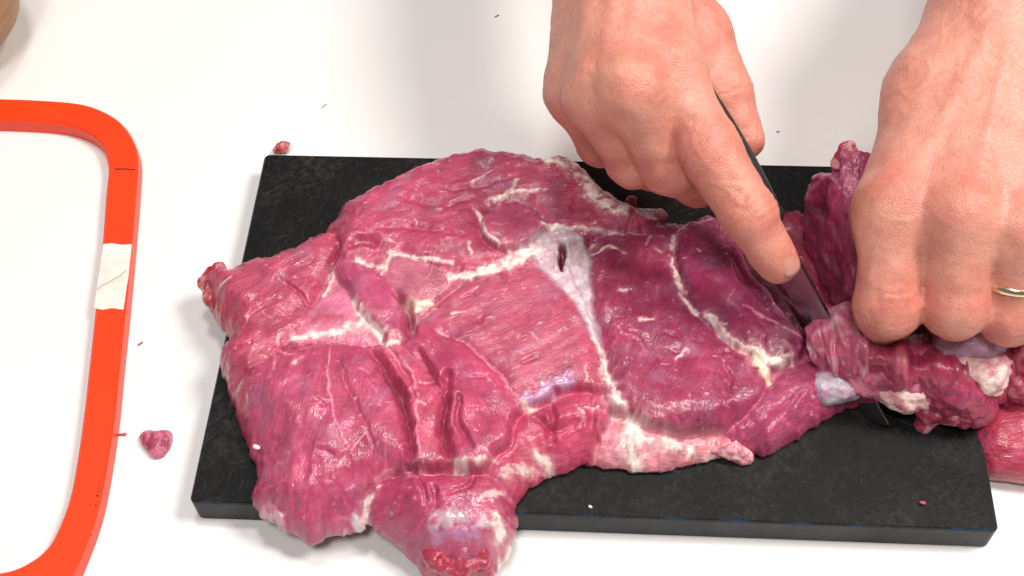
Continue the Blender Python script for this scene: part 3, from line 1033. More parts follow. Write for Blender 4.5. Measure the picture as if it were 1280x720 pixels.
    # silverskin fan with the slit
    sv = poly_sd(WX, WY, chaikin(poly_world([(654, 302), (680, 287), (704, 281), (732, 292), (742, 316), (740, 350), (743, 380), (752, 412), (756, 442), (747, 442), (733, 410), (717, 380), (692, 352), (668, 330)], zi), 2))
    k = smooth(-0.8, 2.4, sv)
    H = H * (1 - 0.55 * k) + (21.5 - 0.02 * (X - 150)) * 0.55 * k + 0.22 * k * pn2(X / 1.1 + Y / 3, Y / 6, 300)
    D, t = seg_dist(WX, WY, poly_world([(702, 300), (705, 313), (703, 337)], zi))
    slit = 1 - smooth(0.9, 1.9, D + 1.2 * np.abs(t - 0.5) ** 2 * 4)
    H -= 3.4 * slit
    lipz = np.exp(-((D - 2.4) / 0.7) ** 2) * (t > 0.02) * (t < 0.98)
    H += 0.7 * lipz
    mixs = C_SILV * 0.85 + C_FAT * 0.15
    grad = smooth(0, 9, sv)
    cs = mixs[None, None, :] * (1 + 0.10 * pn2(X / 1.2 + Y / 3, Y / 7, 301))[..., None]
    kk = (k * (0.72 + 0.28 * smooth(-0.3, 0.3, fbm2(X / 5, Y / 5, 302))))[..., None] * (1 - slit[..., None])
    col = col * (1 - kk) + cs * kk
    col = col * (1 - slit[..., None]) + C_DARK * slit[..., None]
    # tendon wedge: white towards its foot
    tw = reg == [m[0] for m in MUSCLES].index('tendon_wedge')
    cols = {'fat': C_FAT, 'faty': C_FATY, 'memb': lin(240, 146, 172), 'silver': C_SILV * 0.7 + C_FAT * 0.3, 'lilac': C_LILAC, 'red': C_RED * 0.55 + C_PINK * 0.45}
    fatmask = np.zeros(X.shape)
    silvmask = k.copy()
    for i, (kind, pts, w0, w1, hh, st) in enumerate(RIDGES):
        P = chaikin_open(poly_world(pts, zi), 2)
        sl = win(P, 3 * max(w0, w1) + 4)
        xw, yw = X[sl], Y[sl]
        thin = kind == 'memb'
        D, t = seg_dist((SX if thin else WX)[sl], (SY if thin else WY)[sl], P)
        wl = w0 + (w1 - w0) * t
        wl = wl * (0.72 if thin else 0.88) * (1 + (0.2 if thin else 0.55) * fbm2(xw / 3.2, yw / 3.2, 400 + i, 2))
        D2 = D + 0.3 * pn2(xw / 1.3, yw / 1.3, 430 + i) * np.minimum(wl, 1.6)
        mk = 1 - smooth(0.50, 1.25, D2 / np.maximum(wl, 0.25))
        mk = mk * smooth(-0.75, 0.05, fbm2(xw / 5, yw / 5, 460 + i, 2))
        dome = np.sqrt(np.clip(1 - (D / np.maximum(wl * 1.3, 0.3)) ** 2, 0, 1))
        lump_ = 1 + 0.5 * fbm2(xw / 2.4, yw / 2.4, 480 + i, 2)
        H[sl] += hh * dome * lump_ * (0.5 if kind == 'memb' else 0.55)
        c = cols[kind] * (1 + 0.10 * fbm2(xw / 2, yw / 2, 500 + i, 2))[..., None]
        if kind == 'fat':
            pinkish = smooth(0.1, 0.8, fbm2(xw / 3.5, yw / 3.5, 520 + i, 2))[..., None]
            c = c * (1 - 0.75 * pinkish) + C_FATP * 0.75 * pinkish
        if kind in ('fat', 'faty', 'silver'):                # thin film round the seam that runs into the muscle
            halo = (0.42 * st * np.exp(-(D / np.maximum(wl * 2.1, 0.6)) ** 2) * smooth(-0.5, 0.3, fbm2(xw / 4, yw / 4, 540 + i, 2)))[..., None]
            col[sl] = col[sl] * (1 - halo) + (C_FATP if kind != 'silver' else C_LILAC) * halo
        q = (mk * st)[..., None]
        col[sl] = col[sl] * (1 - q) + c * q
        if kind in ('fat', 'faty'):
            fatmask[sl] = np.maximum(fatmask[sl], mk * st * (wl > 1.2))
            wet[sl] = np.where(mk > 0.5, 0.8, wet[sl])
        if kind in ('silver', 'lilac'):
            silvmask[sl] = np.maximum(silvmask[sl], mk * st)
            wet[sl] = np.where(mk > 0.4, 1.0, wet[sl])
        if kind == 'red':
            wet[sl] = np.where(mk > 0.4, 1.0, wet[sl])
    fib = fib * np.where(np.maximum(fatmask, silvmask) > 0.5, 0.3, 1.0)[..., None]
    wet = np.clip(wet + 0.45 * smooth(0.05, 0.6, fbm2(X / 9, Y / 9, 600)), 0, 1)
    # rounded rim and drooping overhang
    R = 15.0 + 4 * fbm2(X / 14, Y / 14, 610) - 5 * smooth(200, 240, X) + 22 * smooth(110, 60, X) * smooth(55, 5, Y)
    sdc = np.clip(SD, 0, None)
    rim = np.clip(1 - (1 - np.clip(sdc / R, 0, 1)) ** 2, 0, 1) ** 0.72
    H = np.clip(H, 2.0, None) * (0.14 + 0.86 * rim)
    dx = np.maximum(np.maximum(-X, X - BW * 1000), 0)
    dy = np.maximum(-Y, 0)
    beyond = np.sqrt(dx * dx + dy * dy)
    droop = 0.62 * beyond ** 2 / (beyond + 14)
    zt = ZT * 1000
    bot = zt + 0.25 - np.minimum(droop, zt - 1.2)
    rb = 1 - np.sqrt(np.clip(1 - (1 - np.clip(sdc / 6.0, 0, 1)) ** 2, 0, 1))
    top = bot + np.maximum(H, 1.2)
    botz = bot + rb * np.minimum(H * 0.45, 6.0)
    top = np.maximum(top, botz + 0.6)
    # outline vertices are pulled onto the outline
    gx, gy = np.gradient(SD, h)
    gl = np.maximum(gx * gx + gy * gy, 0.25)
    ins = SD > 0
    nb = ins.copy()
    for ax_ in (0, 1):
        for d_ in (1, -1):
            nb |= np.roll(ins, d_, ax_)
    nb2 = nb.copy()
    for ax_ in (0, 1):
        for d_ in (1, -1):
            nb2 |= np.roll(nb, d_, ax_)
    edge = nb2 & ~ins
    mv = np.where(edge, np.clip(-SD, 0, 1.5) / gl, 0)
    XX = X + gx * mv
    YY = Y + gy * mv
    # only whole cells touching the inside
    ci = (ins[:-1, :-1].astype(int) + ins[1:, :-1] + ins[:-1, 1:] + ins[1:, 1:]) > 0
    used = np.zeros(X.shape, bool)
    used[:-1, :-1] |= ci
    used[1:, :-1] |= ci
    used[:-1, 1:] |= ci
    used[1:, 1:] |= ci
    mid = (botz + np.maximum(H, 1.2) * 0.35)
    rimv = used & ~ins
    top = np.where(rimv, np.minimum(top, botz + 1.0), top)
    V = np.stack([XX, YY, top], -1).reshape(-1, 3) / 1000
    VB = np.stack([XX, YY, botz], -1).reshape(-1, 3) / 1000
    nx, ny = X.shape
    ii, jj = np.nonzero(ci)
    a = ii * ny + jj
    Q = np.stack([a, a + ny, a + ny + 1, a + 1], 1)
    N = vnormals(V, Q)
    colf = np.clip(col.reshape(-1, 3), 0.004, 0.95)
    wetf = wet.reshape(-1)
    fibf = fib.reshape(-1, 3)
    regf = reg[ii, jj]
    # fat and silverskin become parts of their own
    fm = fatmask[ii, jj] > 0.5
    sm = (silvmask[ii, jj] > 0.5) & ~fm
    root = empty('meat_joint', at(620, 450, ZT), 'large opened-out raw red meat joint with white fat seams on the black board', 'meat')

    def emit(name, q, label=None):
        if len(q) < 6:
            return None
        u, inv = np.unique(q, return_inverse=True)
        o = mesh_obj(name, V[u], inv.reshape(q.shape), MEAT, root, colf[u], N[u], attrs={'wet': wetf[u], 'fibre': fibf[u]})
        if label:
            o['label'] = label
        return o

    # connected pieces of fat / silverskin
    def pieces(mask):
        g = np.full(X.shape, 0, int)
        g[ii[mask], jj[mask]] = 1
        lab = np.zeros(X.shape, int)
        cells = {(int(p), int(q)) for p, q in zip(ii[mask], jj[mask])}
        n = 0
        while cells:
            n += 1
            st = [cells.pop()]
            while st:
                p, q = st.pop()
                lab[p, q] = n
                for w in ((p + 1, q), (p - 1, q), (p, q + 1), (p, q - 1)):
                    if w in cells:
                        cells.remove(w)
                        st.append(w)
        return lab[ii, jj], n
    own = np.zeros(len(ii), bool)
    for mask, name in ((fm, 'fat_seam'), (sm, 'silverskin')):
        lab, n = pieces(mask)
        cnt = np.bincount(lab, minlength=n + 1)
        for k_ in range(1, n + 1):
            if cnt[k_] > 90:
                m = mask & (lab == k_)
                own |= m
                emit(name, Q[m])
    for i, mu in enumerate(MUSCLES):
        emit('muscle', Q[(regf == i) & ~own], MUSCLE_LABEL.get(mu[0]))
    u, inv = np.unique(Q, return_inverse=True)
    qb = inv.reshape(Q.shape)
    e = np.concatenate([Q[:, [0, 1]], Q[:, [1, 2]], Q[:, [2, 3]], Q[:, [3, 0]]])
    key = e[:, 0] * (nx * ny) + e[:, 1]
    rkey = e[:, 1] * (nx * ny) + e[:, 0]
    be = e[~np.isin(key, rkey)]
    remap = np.full(nx * ny, -1)
    remap[u] = np.arange(len(u))
    nb_ = len(u)
    rimids = np.unique(be)
    remap2 = np.full(nx * ny, -1)
    remap2[rimids] = nb_ + np.arange(len(rimids))
    wall = np.stack([remap2[be[:, 1]], remap2[be[:, 0]], remap[be[:, 0]], remap[be[:, 1]]], 1)
    allq = np.concatenate([qb[:, ::-1], wall])
    vv = np.concatenate([VB[u], V[rimids]])
    cc_ = np.concatenate([colf[u], colf[rimids]])
    ww_ = np.concatenate([wetf[u], wetf[rimids]])
    o = mesh_obj('underside', vv, allq, MEAT, root, cc_, attrs={'wet': ww_, 'fibre': np.concatenate([fibf[u], fibf[rimids]])})
    return root, (xs, ys, top)


meat_root, TOPMAP = build_meat()


def lump(name, parent, prims, color, seed=1, rough=1.0, h=0.8, wetv=0.8, k=4.5, color2=None, noise=((6.0, 1.2), (2.2, 0.3)), fibre=None, mixw=None):
    """irregular blob of flesh: prims in world millimetres, ('c', a, b, ra, rb) or ('e', centre, radii)"""
    pts = []
    for p in prims:
        if p[0] == 'c':
            for q, r in ((p[1], p[3]), (p[2], p[4])):
                pts += [np.array(q) - r, np.array(q) + r]
        else:
            pts += [np.array(p[1]) - max(p[2]), np.array(p[1]) + max(p[2])]
    pts = np.array(pts)
    F = Field(pts.min(0) - 6, pts.max(0) + 6, h)
    for p in prims:
        if p[0] == 'c':
            F.capsule(p[1], p[2], p[3], p[4], k)
        else:
            F.ellipsoid(p[1], p[2], k)
    V, Q = F.mesh()
    V = relax(V, Q, 1)
    N = vnormals(V, Q)
    d = sum(a * rough * (0.85 if s > 3 else 0.3) * fbm3(V / s, seed + i, 2) for i, (s, a) in enumerate(noise))
    if fibre is not None:
        fv = np.array(fibre) / np.linalg.norm(fibre)
        al = V @ fv
        per = V - al[:, None] * fv
        f = pn3(per / 1.3 + (al / 12)[:, None] * fv, seed + 9)
        d = d + 0.3 * f
    else:
        f = pn3(V / 1.2, seed + 9)
    ff = np.array(fibre if fibre is not None else (0.3, -0.8, 0.4), float)
    ff /= np.linalg.norm(ff)
    f_2 = np.cross(ff, (0.1, 0.2, 1.0))
    f_2 /= np.linalg.norm(f_2)
    FV = np.stack([V @ ff, V @ f_2, V @ np.cross(ff, f_2)], 1)
    V = V + N * d[:, None]
    c = np.repeat(np.array(color)[None], len(V), 0) * (1 + 0.15 * f + 0.25 * fbm3(V / 8, seed + 4, 2))[:, None]
    if color2 is not None:
        m = smooth(-0.1, 0.45, fbm3(V / (mixw or 5.0), seed + 21, 3))[:, None]
        c = c * (1 - m) + np.array(color2) * m
    c = np.clip(c, 0.004, 0.95)
    return mesh_obj(name, V / 1000, Q, MEAT, parent, c, attrs={'wet': np.full(len(V), wetv), 'fibre': FV})


def mm(x, y, z):
    """pixel and height in mm -> world mm"""
    return at(x, y, z / 1000) * 1000


def sheet(name, parent, rows, thick, color, color2, seed, wetv=0.7, nu=80, nv=60, fib=(1.5, 14), amp=1.0, rag=1.6, fold=0.0):
    """thick flap of flesh through a net of control points (world mm): rows run from foot to lip"""
    R_ = np.array(rows, float)
    nr, nc = R_.shape[:2]

    def basis(n, m):
        # clamped uniform quadratic-ish interpolation by repeated smoothing
        t = np.linspace(0, n - 1, m)
        i = np.clip(np.floor(t).astype(int), 0, n - 2)
        f = t - i
        B = np.zeros((m, n))
        for r in range(m):
            p = [max(i[r] - 1, 0), i[r], i[r] + 1, min(i[r] + 2, n - 1)]
            u = f[r]
            w = [-.5 * u ** 3 + u ** 2 - .5 * u, 1.5 * u ** 3 - 2.5 * u ** 2 + 1, -1.5 * u ** 3 + 2 * u ** 2 + .5 * u, .5 * u ** 3 - .5 * u ** 2]
            for a_, b_ in zip(p, w):
                B[r, a_] += b_
        return B
    Bu, Bv = basis(nr, nv), basis(nc, nu)
    G = np.einsum('ia,abc,jb->ijc', Bu, R_, Bv)
    u, v = np.meshgrid(np.linspace(0, 1, nv), np.linspace(0, 1, nu), indexing='ij')
    # ragged lip
    gv = np.gradient(G, axis=0)
    G = G + (gv / np.maximum(np.linalg.norm(gv, axis=-1, keepdims=True), 1e-6)) * (rag * smooth(0.6, 1, u) * fbm2(v * 4, u * 1.5, seed, 3))[..., None]
    du, dv = np.gradient(G, axis=0), np.gradient(G, axis=1)
    N = np.cross(du, dv)
    N /= np.maximum(np.linalg.norm(N, axis=-1, keepdims=True), 1e-9)
    e = np.minimum(np.minimum(v, 1 - v) * 6, (1 - u) * 5)
    th = thick * np.sqrt(np.clip(1 - (1 - np.clip(e, 0, 1)) ** 2, 0.02, 1)) * 0.5
    ph = np.linalg.norm(G - G[0, 0], axis=-1)
    n1 = fbm2(G[..., 0] / 7 + G[..., 2] / 9, G[..., 1] / 7, seed + 3) * 1.0 * amp
    f1 = pn2(v * 100 / fib[0] / 2.2, u * 100 / fib[1] / 2.2, seed + 5)
    n2 = n1 * 0.4 + 0.08 * f1
    G = G + N * (fold * (fbm2(v * 4.0, u * 1.6, seed + 17, 3) + 0.35 * np.sin(v * 19 + 4 * u)) * smooth(0, 0.35, u))[..., None]
    A = G + N * (th + n2)[..., None]
    B = G - N * (th + 0.8 * fbm2(v * 7, u * 5, seed + 7) * amp)[..., None]
    V = np.concatenate([A.reshape(-1, 3), B.reshape(-1, 3)])
    n = nu * nv
    q = []
    I = np.arange(n).reshape(nv, nu)
    q.append(np.stack([I[:-1, :-1], I[1:, :-1], I[1:, 1:], I[:-1, 1:]], -1).reshape(-1, 4))
    q.append(q[0][:, ::-1] + n)
    for row, fl in ((I[0], 0), (I[-1], 1), (I[:, 0], 1), (I[:, -1], 0)):
        w = np.stack([row[:-1], row[1:], row[1:] + n, row[:-1] + n], 1)
        q.append(w if not fl else w[:, ::-1])
    Q = np.concatenate(q)
    c = np.array(color)[None, None] * (1 + 0.16 * f1 + 0.25 * fbm2(v * 6, u * 4, seed + 11))[..., None]
    m = 0.6 * smooth(0.05, 0.7, fbm2(v * 2.5, u * 5, seed + 13, 3) + 0.5 * smooth(0.92, 1.0, u))[..., None]
    c = c * (1 - m) + np.array(color2) * m
    c = np.clip(np.concatenate([c.reshape(-1, 3)] * 2), 0.004, 0.95)
    FV = np.stack([u * 50, v * 60, np.full(u.shape, seed * 5.0)], -1).reshape(-1, 3)
    return mesh_obj(name, V / 1000, Q, MEAT, parent, c, attrs={'wet': np.full(len(V), wetv), 'fibre': np.concatenate([FV, FV])})

# ---- loose parts of the joint that the left hand pulls up
def meat_folds():
    r = meat_root
    # standing flap beside the knife
    sheet('muscle_flap', r, [
        [mm(1012, 300, 18), mm(1030, 335, 20), mm(1050, 372, 24), mm(1075, 405, 26)],
        [mm(1010, 262, 30), mm(1030, 300, 34), mm(1054, 345, 38), mm(1080, 385, 40)],
        [mm(1014, 238, 44), mm(1038, 268, 48), mm(1064, 312, 52), mm(1090, 360, 54)],
        [mm(1020, 216, 56), mm(1046, 222, 62), mm(1076, 262, 64), mm(1100, 320, 64)]],
        7.0, C_PURP * 0.75 + C_PINK * 0.25, C_PURP * 0.5 + C_LILAC * 0.5, 11, fold=1.6)
    sheet('muscle_flap', r, [
        [mm(1040, 300, 34), mm(1062, 330, 40), mm(1090, 350, 44)],
        [mm(1044, 255, 48), mm(1066, 275, 54), mm(1095, 300, 56)],
        [mm(1046, 214, 58), mm(1064, 226, 64), mm(1100, 250, 64)],
        [mm(1048, 192, 66), mm(1064, 186, 70), mm(1095, 200, 68)]],
        6.0, C_PURP, C_MEMB, 17, fold=2.0)
    lump('scrap_tip', r, [('c', mm(1048, 206, 63), mm(1054, 186, 68), 2.8, 1.8), ('c', mm(1054, 186, 68), mm(1064, 181, 70), 2.0, 1.6), ('c', mm(1056, 200, 65), mm(1066, 190, 68), 2.6, 2.0), ('c', mm(1046, 204, 64), mm(1045, 195, 65), 1.6, 1.0)], C_RED * 0.4 + C_PINK * 0.6, 5, k=1.5, h=0.5, rough=1.4, color2=C_FATP)
    # gathered membrane and lumps under the fingertips
    lump('muscle', r, [('c', mm(1030, 408, 30), mm(1080, 440, 36), 8, 11), ('c', mm(1080, 440, 36), mm(1130, 462, 34), 11, 11),
                       ('c', mm(1040, 440, 28), mm(1078, 462, 30), 9, 11), ('c', mm(1070, 450, 34), mm(1096, 474, 28), 9, 9), ('c', mm(1130, 462, 32), mm(1170, 470, 30), 11, 10)],
         C_PURP * 0.5 + C_PINK * 0.5, 23, color2=C_MEMB, noise=((7, 1.8), (2.4, 0.9)), fibre=(0.3, -1, 0.2), mixw=6)
    sheet('membrane_flap', r, [
        [mm(1016, 404, 30), mm(1046, 388, 38), mm(1078, 380, 42), mm(1102, 390, 44)],
        [mm(1010, 424, 36), mm(1042, 414, 43), mm(1076, 414, 46), mm(1106, 424, 45)],
        [mm(1014, 446, 34), mm(1046, 446, 40), mm(1080, 450, 41), mm(1112, 456, 39)],
        [mm(1026, 466, 27), mm(1056, 476, 28), mm(1088, 482, 28), mm(1114, 482, 28)]],
        5.0, C_MEMB * 0.5 + C_PINK * 0.5, C_SILV * 0.6 + C_FATP * 0.4, 163, wetv=1.0, rag=4.0, fold=4.5)
    sheet('muscle_flap', r, [
        [mm(1084, 425, 38), mm(1122, 425, 38), mm(1162, 425, 38), mm(1200, 430, 38)],
        [mm(1078, 446, 46), mm(1120, 452, 47), mm(1164, 458, 46), mm(1208, 466, 44)],
        [mm(1088, 474, 34), mm(1128, 484, 34), mm(1174, 500, 32), mm(1216, 502, 30)],
        [mm(1098, 486, 26), mm(1132, 496, 24), mm(1176, 516, 20), mm(1214, 518, 20)]],
        5.0, C_PURP * 0.3 + C_PINK * 0.5 + C_RED * 0.2, C_FATP * 0.5 + C_PINK * 0.5, 151, wetv=0.9, rag=4.0, fold=3.6)
    sheet('muscle_flap', r, [
        [mm(1214, 432, 40), mm(1242, 424, 40), mm(1274, 410, 40), mm(1310, 408, 40)],
        [mm(1220, 462, 42), mm(1250, 458, 42), mm(1284, 446, 42), mm(1320, 444, 40)],
        [mm(1224, 488, 32), mm(1252, 484, 31), mm(1288, 474, 32), mm(1324, 472, 32)],
        [mm(1222, 508, 22), mm(1250, 500, 20), mm(1284, 494, 20), mm(1324, 494, 20)]],
        5.0, C_RED * 0.35 + C_PINK * 0.65, C_FATP * 0.4 + C_ROSE * 0.6, 157, wetv=0.9, rag=4.0, fold=3.6)
    lump('silverskin', r, [('c', mm(1030, 486, 27), mm(1062, 480, 29), 6.5, 6.5)], C_SILV * 0.9, 31, color2=C_LILAC, noise=((5, 0.8), (2, 0.25)), wetv=1.0)
    lump('fat_lump', r, [('c', mm(1104, 492, 29), mm(1128, 492, 31), 4.0, 5.4), ('c', mm(1128, 492, 31), mm(1150, 488, 32), 5.4, 4.6), ('c', mm(1136, 502, 27), mm(1156, 498, 29), 3.6, 3.6)],
         C_FAT * 0.6 + C_FATP * 0.4, 37, color2=C_FATP * 0.6 + C_PINK * 0.4, noise=((5, 1.2), (2, 0.5)), wetv=0.6)
    lump('muscle', r, [('c', mm(1150, 455, 36), mm(1190, 480, 34), 9, 11), ('c', mm(1190, 480, 34), mm(1215, 500, 28), 11, 8.5), ('c', mm(1215, 480, 30), mm(1222, 510, 24), 8, 6)],
         C_PURP * 0.4 + C_RED * 0.25 + C_PINK * 0.35, 41, color2=C_PURP, noise=((7, 1.6), (2.6, 0.6)), fibre=(0.4, -1, 0))
    lump('muscle', r, [('c', mm(1166, 500, 24), mm(1156, 532, 15), 5.5, 3.6), ('c', mm(1166, 508, 24), mm(1205, 512, 24), 6.0, 7)],
         C_RED * 0.35 + C_PINK * 0.65, 43, color2=C_FATP, noise=((5, 1.2), (2.0, 0.5)))
    lump('silverskin', r, [('c', mm(1192, 432, 44), mm(1226, 428, 44), 8, 9), ('c', mm(1226, 428, 44), mm(1250, 410, 42), 9, 8)],
         C_PURP * 0.6 + C_SILV * 0.4, 47, color2=C_LILAC, noise=((7, 1.0), (2.6, 0.2)), wetv=1.0)
    lump('fat_lump', r, [('c', mm(1208, 458, 44), mm(1238, 468, 42), 4.0, 5.6), ('c', mm(1238, 468, 42), mm(1256, 456, 44), 5.2, 3.6), ('c', mm(1236, 476, 38), mm(1248, 486, 33), 4.2, 2.6)],
         C_FAT * 0.75 + C_FATP * 0.25, 53, color2=C_FATP, noise=((4.5, 1.4), (1.8, 0.6)), wetv=0.6)
    lump('sinew', r, [('c', mm(1252, 392, 54), mm(1246, 420, 50), 1.0, 0.9), ('c', mm(1246, 420, 50), mm(1243, 452, 44), 0.9, 1.3)], C_FATP, 59, rough=0.35, h=0.5, noise=((4, 1.0), (2, .2)))
    lump('muscle', r, [('c', mm(1262, 380, 46), mm(1290, 430, 40), 9, 12), ('c', mm(1266, 420, 38), mm(1285, 470, 30), 10, 11), ('c', mm(1290, 400, 40), mm(1330, 440, 36), 12, 12),
                       ('c', mm(1258, 470, 28), mm(1285, 488, 20), 7, 8)],
         C_RED * 0.4 + C_PINK * 0.6, 61, color2=C_FATP * 0.4 + C_PINK * 0.6, noise=((6, 2.0), (2.2, 1.0)), fibre=(1, -0.6, 0.4))
    # small dark bits behind the back edge
    lump('scrap_tip', r, [('c', mm(785, 262, 26), mm(790, 250, 30), 3.0, 2.2)], C_RED * 0.5 + C_PURP * 0.5, 67, noise=((4, 0.8), (2, 0.4)))
    lump('fat_lump', r, [('c', mm(797, 270, 27), mm(826, 270, 27), 3.0, 3.0)], C_FATP * 0.7 + C_PURP * 0.3, 71, color2=C_FAT, noise=((4, 0.8), (2, 0.3)))
    lump('fat_lump', r, [('c', mm(896, 558, 19), mm(918, 562, 19), 3.6, 3.8), ('c', mm(918, 562, 18), mm(935, 574, 16.5), 3.4, 2.4), ('c', mm(908, 566, 17), mm(924, 574, 16), 2.6, 1.8)],
         C_FATP * 0.45 + C_ROSE * 0.55, 73, color2=C_FAT * 0.5 + C_FATP * 0.5, k=2.5, h=0.6, rough=1.2, noise=((5, 1.2), (2.5, 0.5)), mixw=3)
    # ragged bits along the left and lower rim
    lump('scrap_tip', r, [('c', mm(254, 354, 19), mm(274, 338, 23), 2.6, 3.4), ('c', mm(264, 374, 18), mm(284, 390, 16), 3.0, 3.8), ('c', mm(262, 360, 20), mm(272, 376, 18), 2.6, 3.4), ('c', mm(266, 346, 20), mm(292, 360, 20), 3.0, 4.0)], C_RED * 0.6 + C_DARK * 0.4, 79, k=4.0, h=0.6, rough=0.9, color2=C_FATP * 0.5 + C_RED * 0.5, noise=((4, 1.3), (1.8, 0.6)), wetv=1.0)
    lump('shank_end', r, [('c', mm(546, 698, 16), mm(570, 704, 15), 5.0, 5.5), ('c', mm(570, 704, 15), mm(596, 694, 17), 5.5, 5.0)], C_RED * 0.5 + C_DARK * 0.2 + C_PINK * 0.3, 89, color2=C_PINK, noise=((5, 1.8), (2.2, 1.2)), wetv=1.0, h=0.6, mixw=4)
    lump('fat_lump', r, [('c', mm(622, 690, 6), mm(636, 668, 12), 1.8, 3.0)], C_SILV * 0.5 + C_FAT * 0.5, 91, rough=0.5)
    lump('bone_chip', r, [('c', mm(318.5, 558, 31), mm(322.5, 559.5, 31), 0.9, 0.9)], C_FAT, 93, rough=0.15, h=0.4)


meat_folds()

# ---------------------------------------------------------------- other pieces of meat
def separate(name, prims, color, label, cat, seed, **kw):
    o = lump(name, None, prims, color, seed, **kw)
    tag(o, label, cat)
    return o


separate('meat_piece', [('c', mm(1252, 535, 11), mm(1330, 520, 13), 10.5, 12), ('c', mm(1250, 560, 10), mm(1330, 566, 11), 9.5, 10.5), ('c', mm(1240, 580, 6), mm(1320, 582, 7), 5.5, 6.5)],
         C_RED * 0.5 + C_PINK * 0.5, 'smooth red raw meat piece on the table beside the right end of the board', 'meat', 101, color2=C_RED * 0.2 + C_ROSE * 0.8, k=7.0,
         noise=((14, 1.0), (2.4, 0.12)), wetv=1.0, fibre=(1, 0.1, 0))
separate('meat_scrap', [('c', mm(180, 548, 1.2), mm(196, 556, 1.8), 1.2, 2.4), ('c', mm(196, 556, 1.8), mm(210, 543, 1.4), 2.4, 1.2), ('c', mm(186, 544, 1.2), mm(198, 565, 1.2), 1.4, 1.5),
                        ('c', mm(204, 548, 1.6), mm(198, 564, 1.2), 1.8, 1.5), ('c', mm(188, 550, 1.6), mm(204, 553, 1.8), 2.0, 2.0)], C_ROSE * 0.8,
         'largest pink raw meat scrap on the white table between frame and board', 'meat scrap', 103, h=0.4, noise=((3, 0.7), (1.2, 0.3)), color2=C_MEMB)
separate('meat_scrap', [('c', mm(148, 543.5, 0.5), mm(157, 543, 0.5), 0.5, 0.6)], C_PINK * 0.5 + C_MEMB * 0.3, 'tiny thin meat sliver on the table touching close to the orange frame', 'meat scrap', 105, h=0.3, rough=0.3)
separate('meat_scrap', [('c', mm(173, 431, 0.5), mm(178, 428, 0.6), 0.5, 0.5)], C_PURP * 0.5 + C_FATP * 0.2, 'tiny brownish meat crumb on the table, midway along the orange frame', 'meat scrap', 107, h=0.3, rough=0.3)
separate('meat_scrap', [('c', mm(348, 186, 3), mm(356, 183, 3.5), 2.2, 2.2), ('c', mm(355, 186, 2), mm(359, 183, 4), 1.6, 1.2), ('c', mm(349, 185, 3), mm(346, 188, 3), 1.4, 1.0)], C_RED * 0.8, 'small red meat scrap on the table behind the board corner', 'meat scrap', 109, h=0.4, k=1.0, rough=1.5, noise=((3.5, 0.9), (1.5, 0.6)), color2=C_FATP * 0.4 + C_RED * 0.6)
separate('meat_scrap', [('c', mm(1151, 628, 15.6), mm(1155, 629, 15.6), 0.7, 0.8)], C_ROSE, 'tiny pink meat crumb on the black board near its front right corner', 'meat scrap', 111, h=0.3, rough=0.3)
separate('fat_crumb', [('c', mm(737, 633, 15.3), mm(739, 634, 15.3), 0.6, 0.5)], C_FAT, 'tiny white fat crumb on the black board near its front edge', 'fat crumb', 113, h=0.3, rough=0.2)
separate('meat_scrap', [('c', mm(971, 165, 0.4), mm(974, 164, 0.4), 0.5, 0.4)], C_DARK * 0.8, 'tiny dark crumb on the white table between the two hands', 'meat scrap', 115, h=0.3, rough=0.2)
separate('meat_scrap', [('c', mm(401, 136, 0.3), mm(408, 130, 0.3), 0.3, 0.3)], C_FATP * 0.8, 'hair-thin pale sliver on the table above the back edge of the board', 'meat scrap', 117, h=0.25, rough=0.2)
separate('meat_scrap', [('c', mm(619, 21, 0.3), mm(623, 19, 0.3), 0.4, 0.4)], C_PINK * 0.8, 'tiny pink crumb on the table at the far top of the picture', 'meat scrap', 119, h=0.25, rough=0.2)


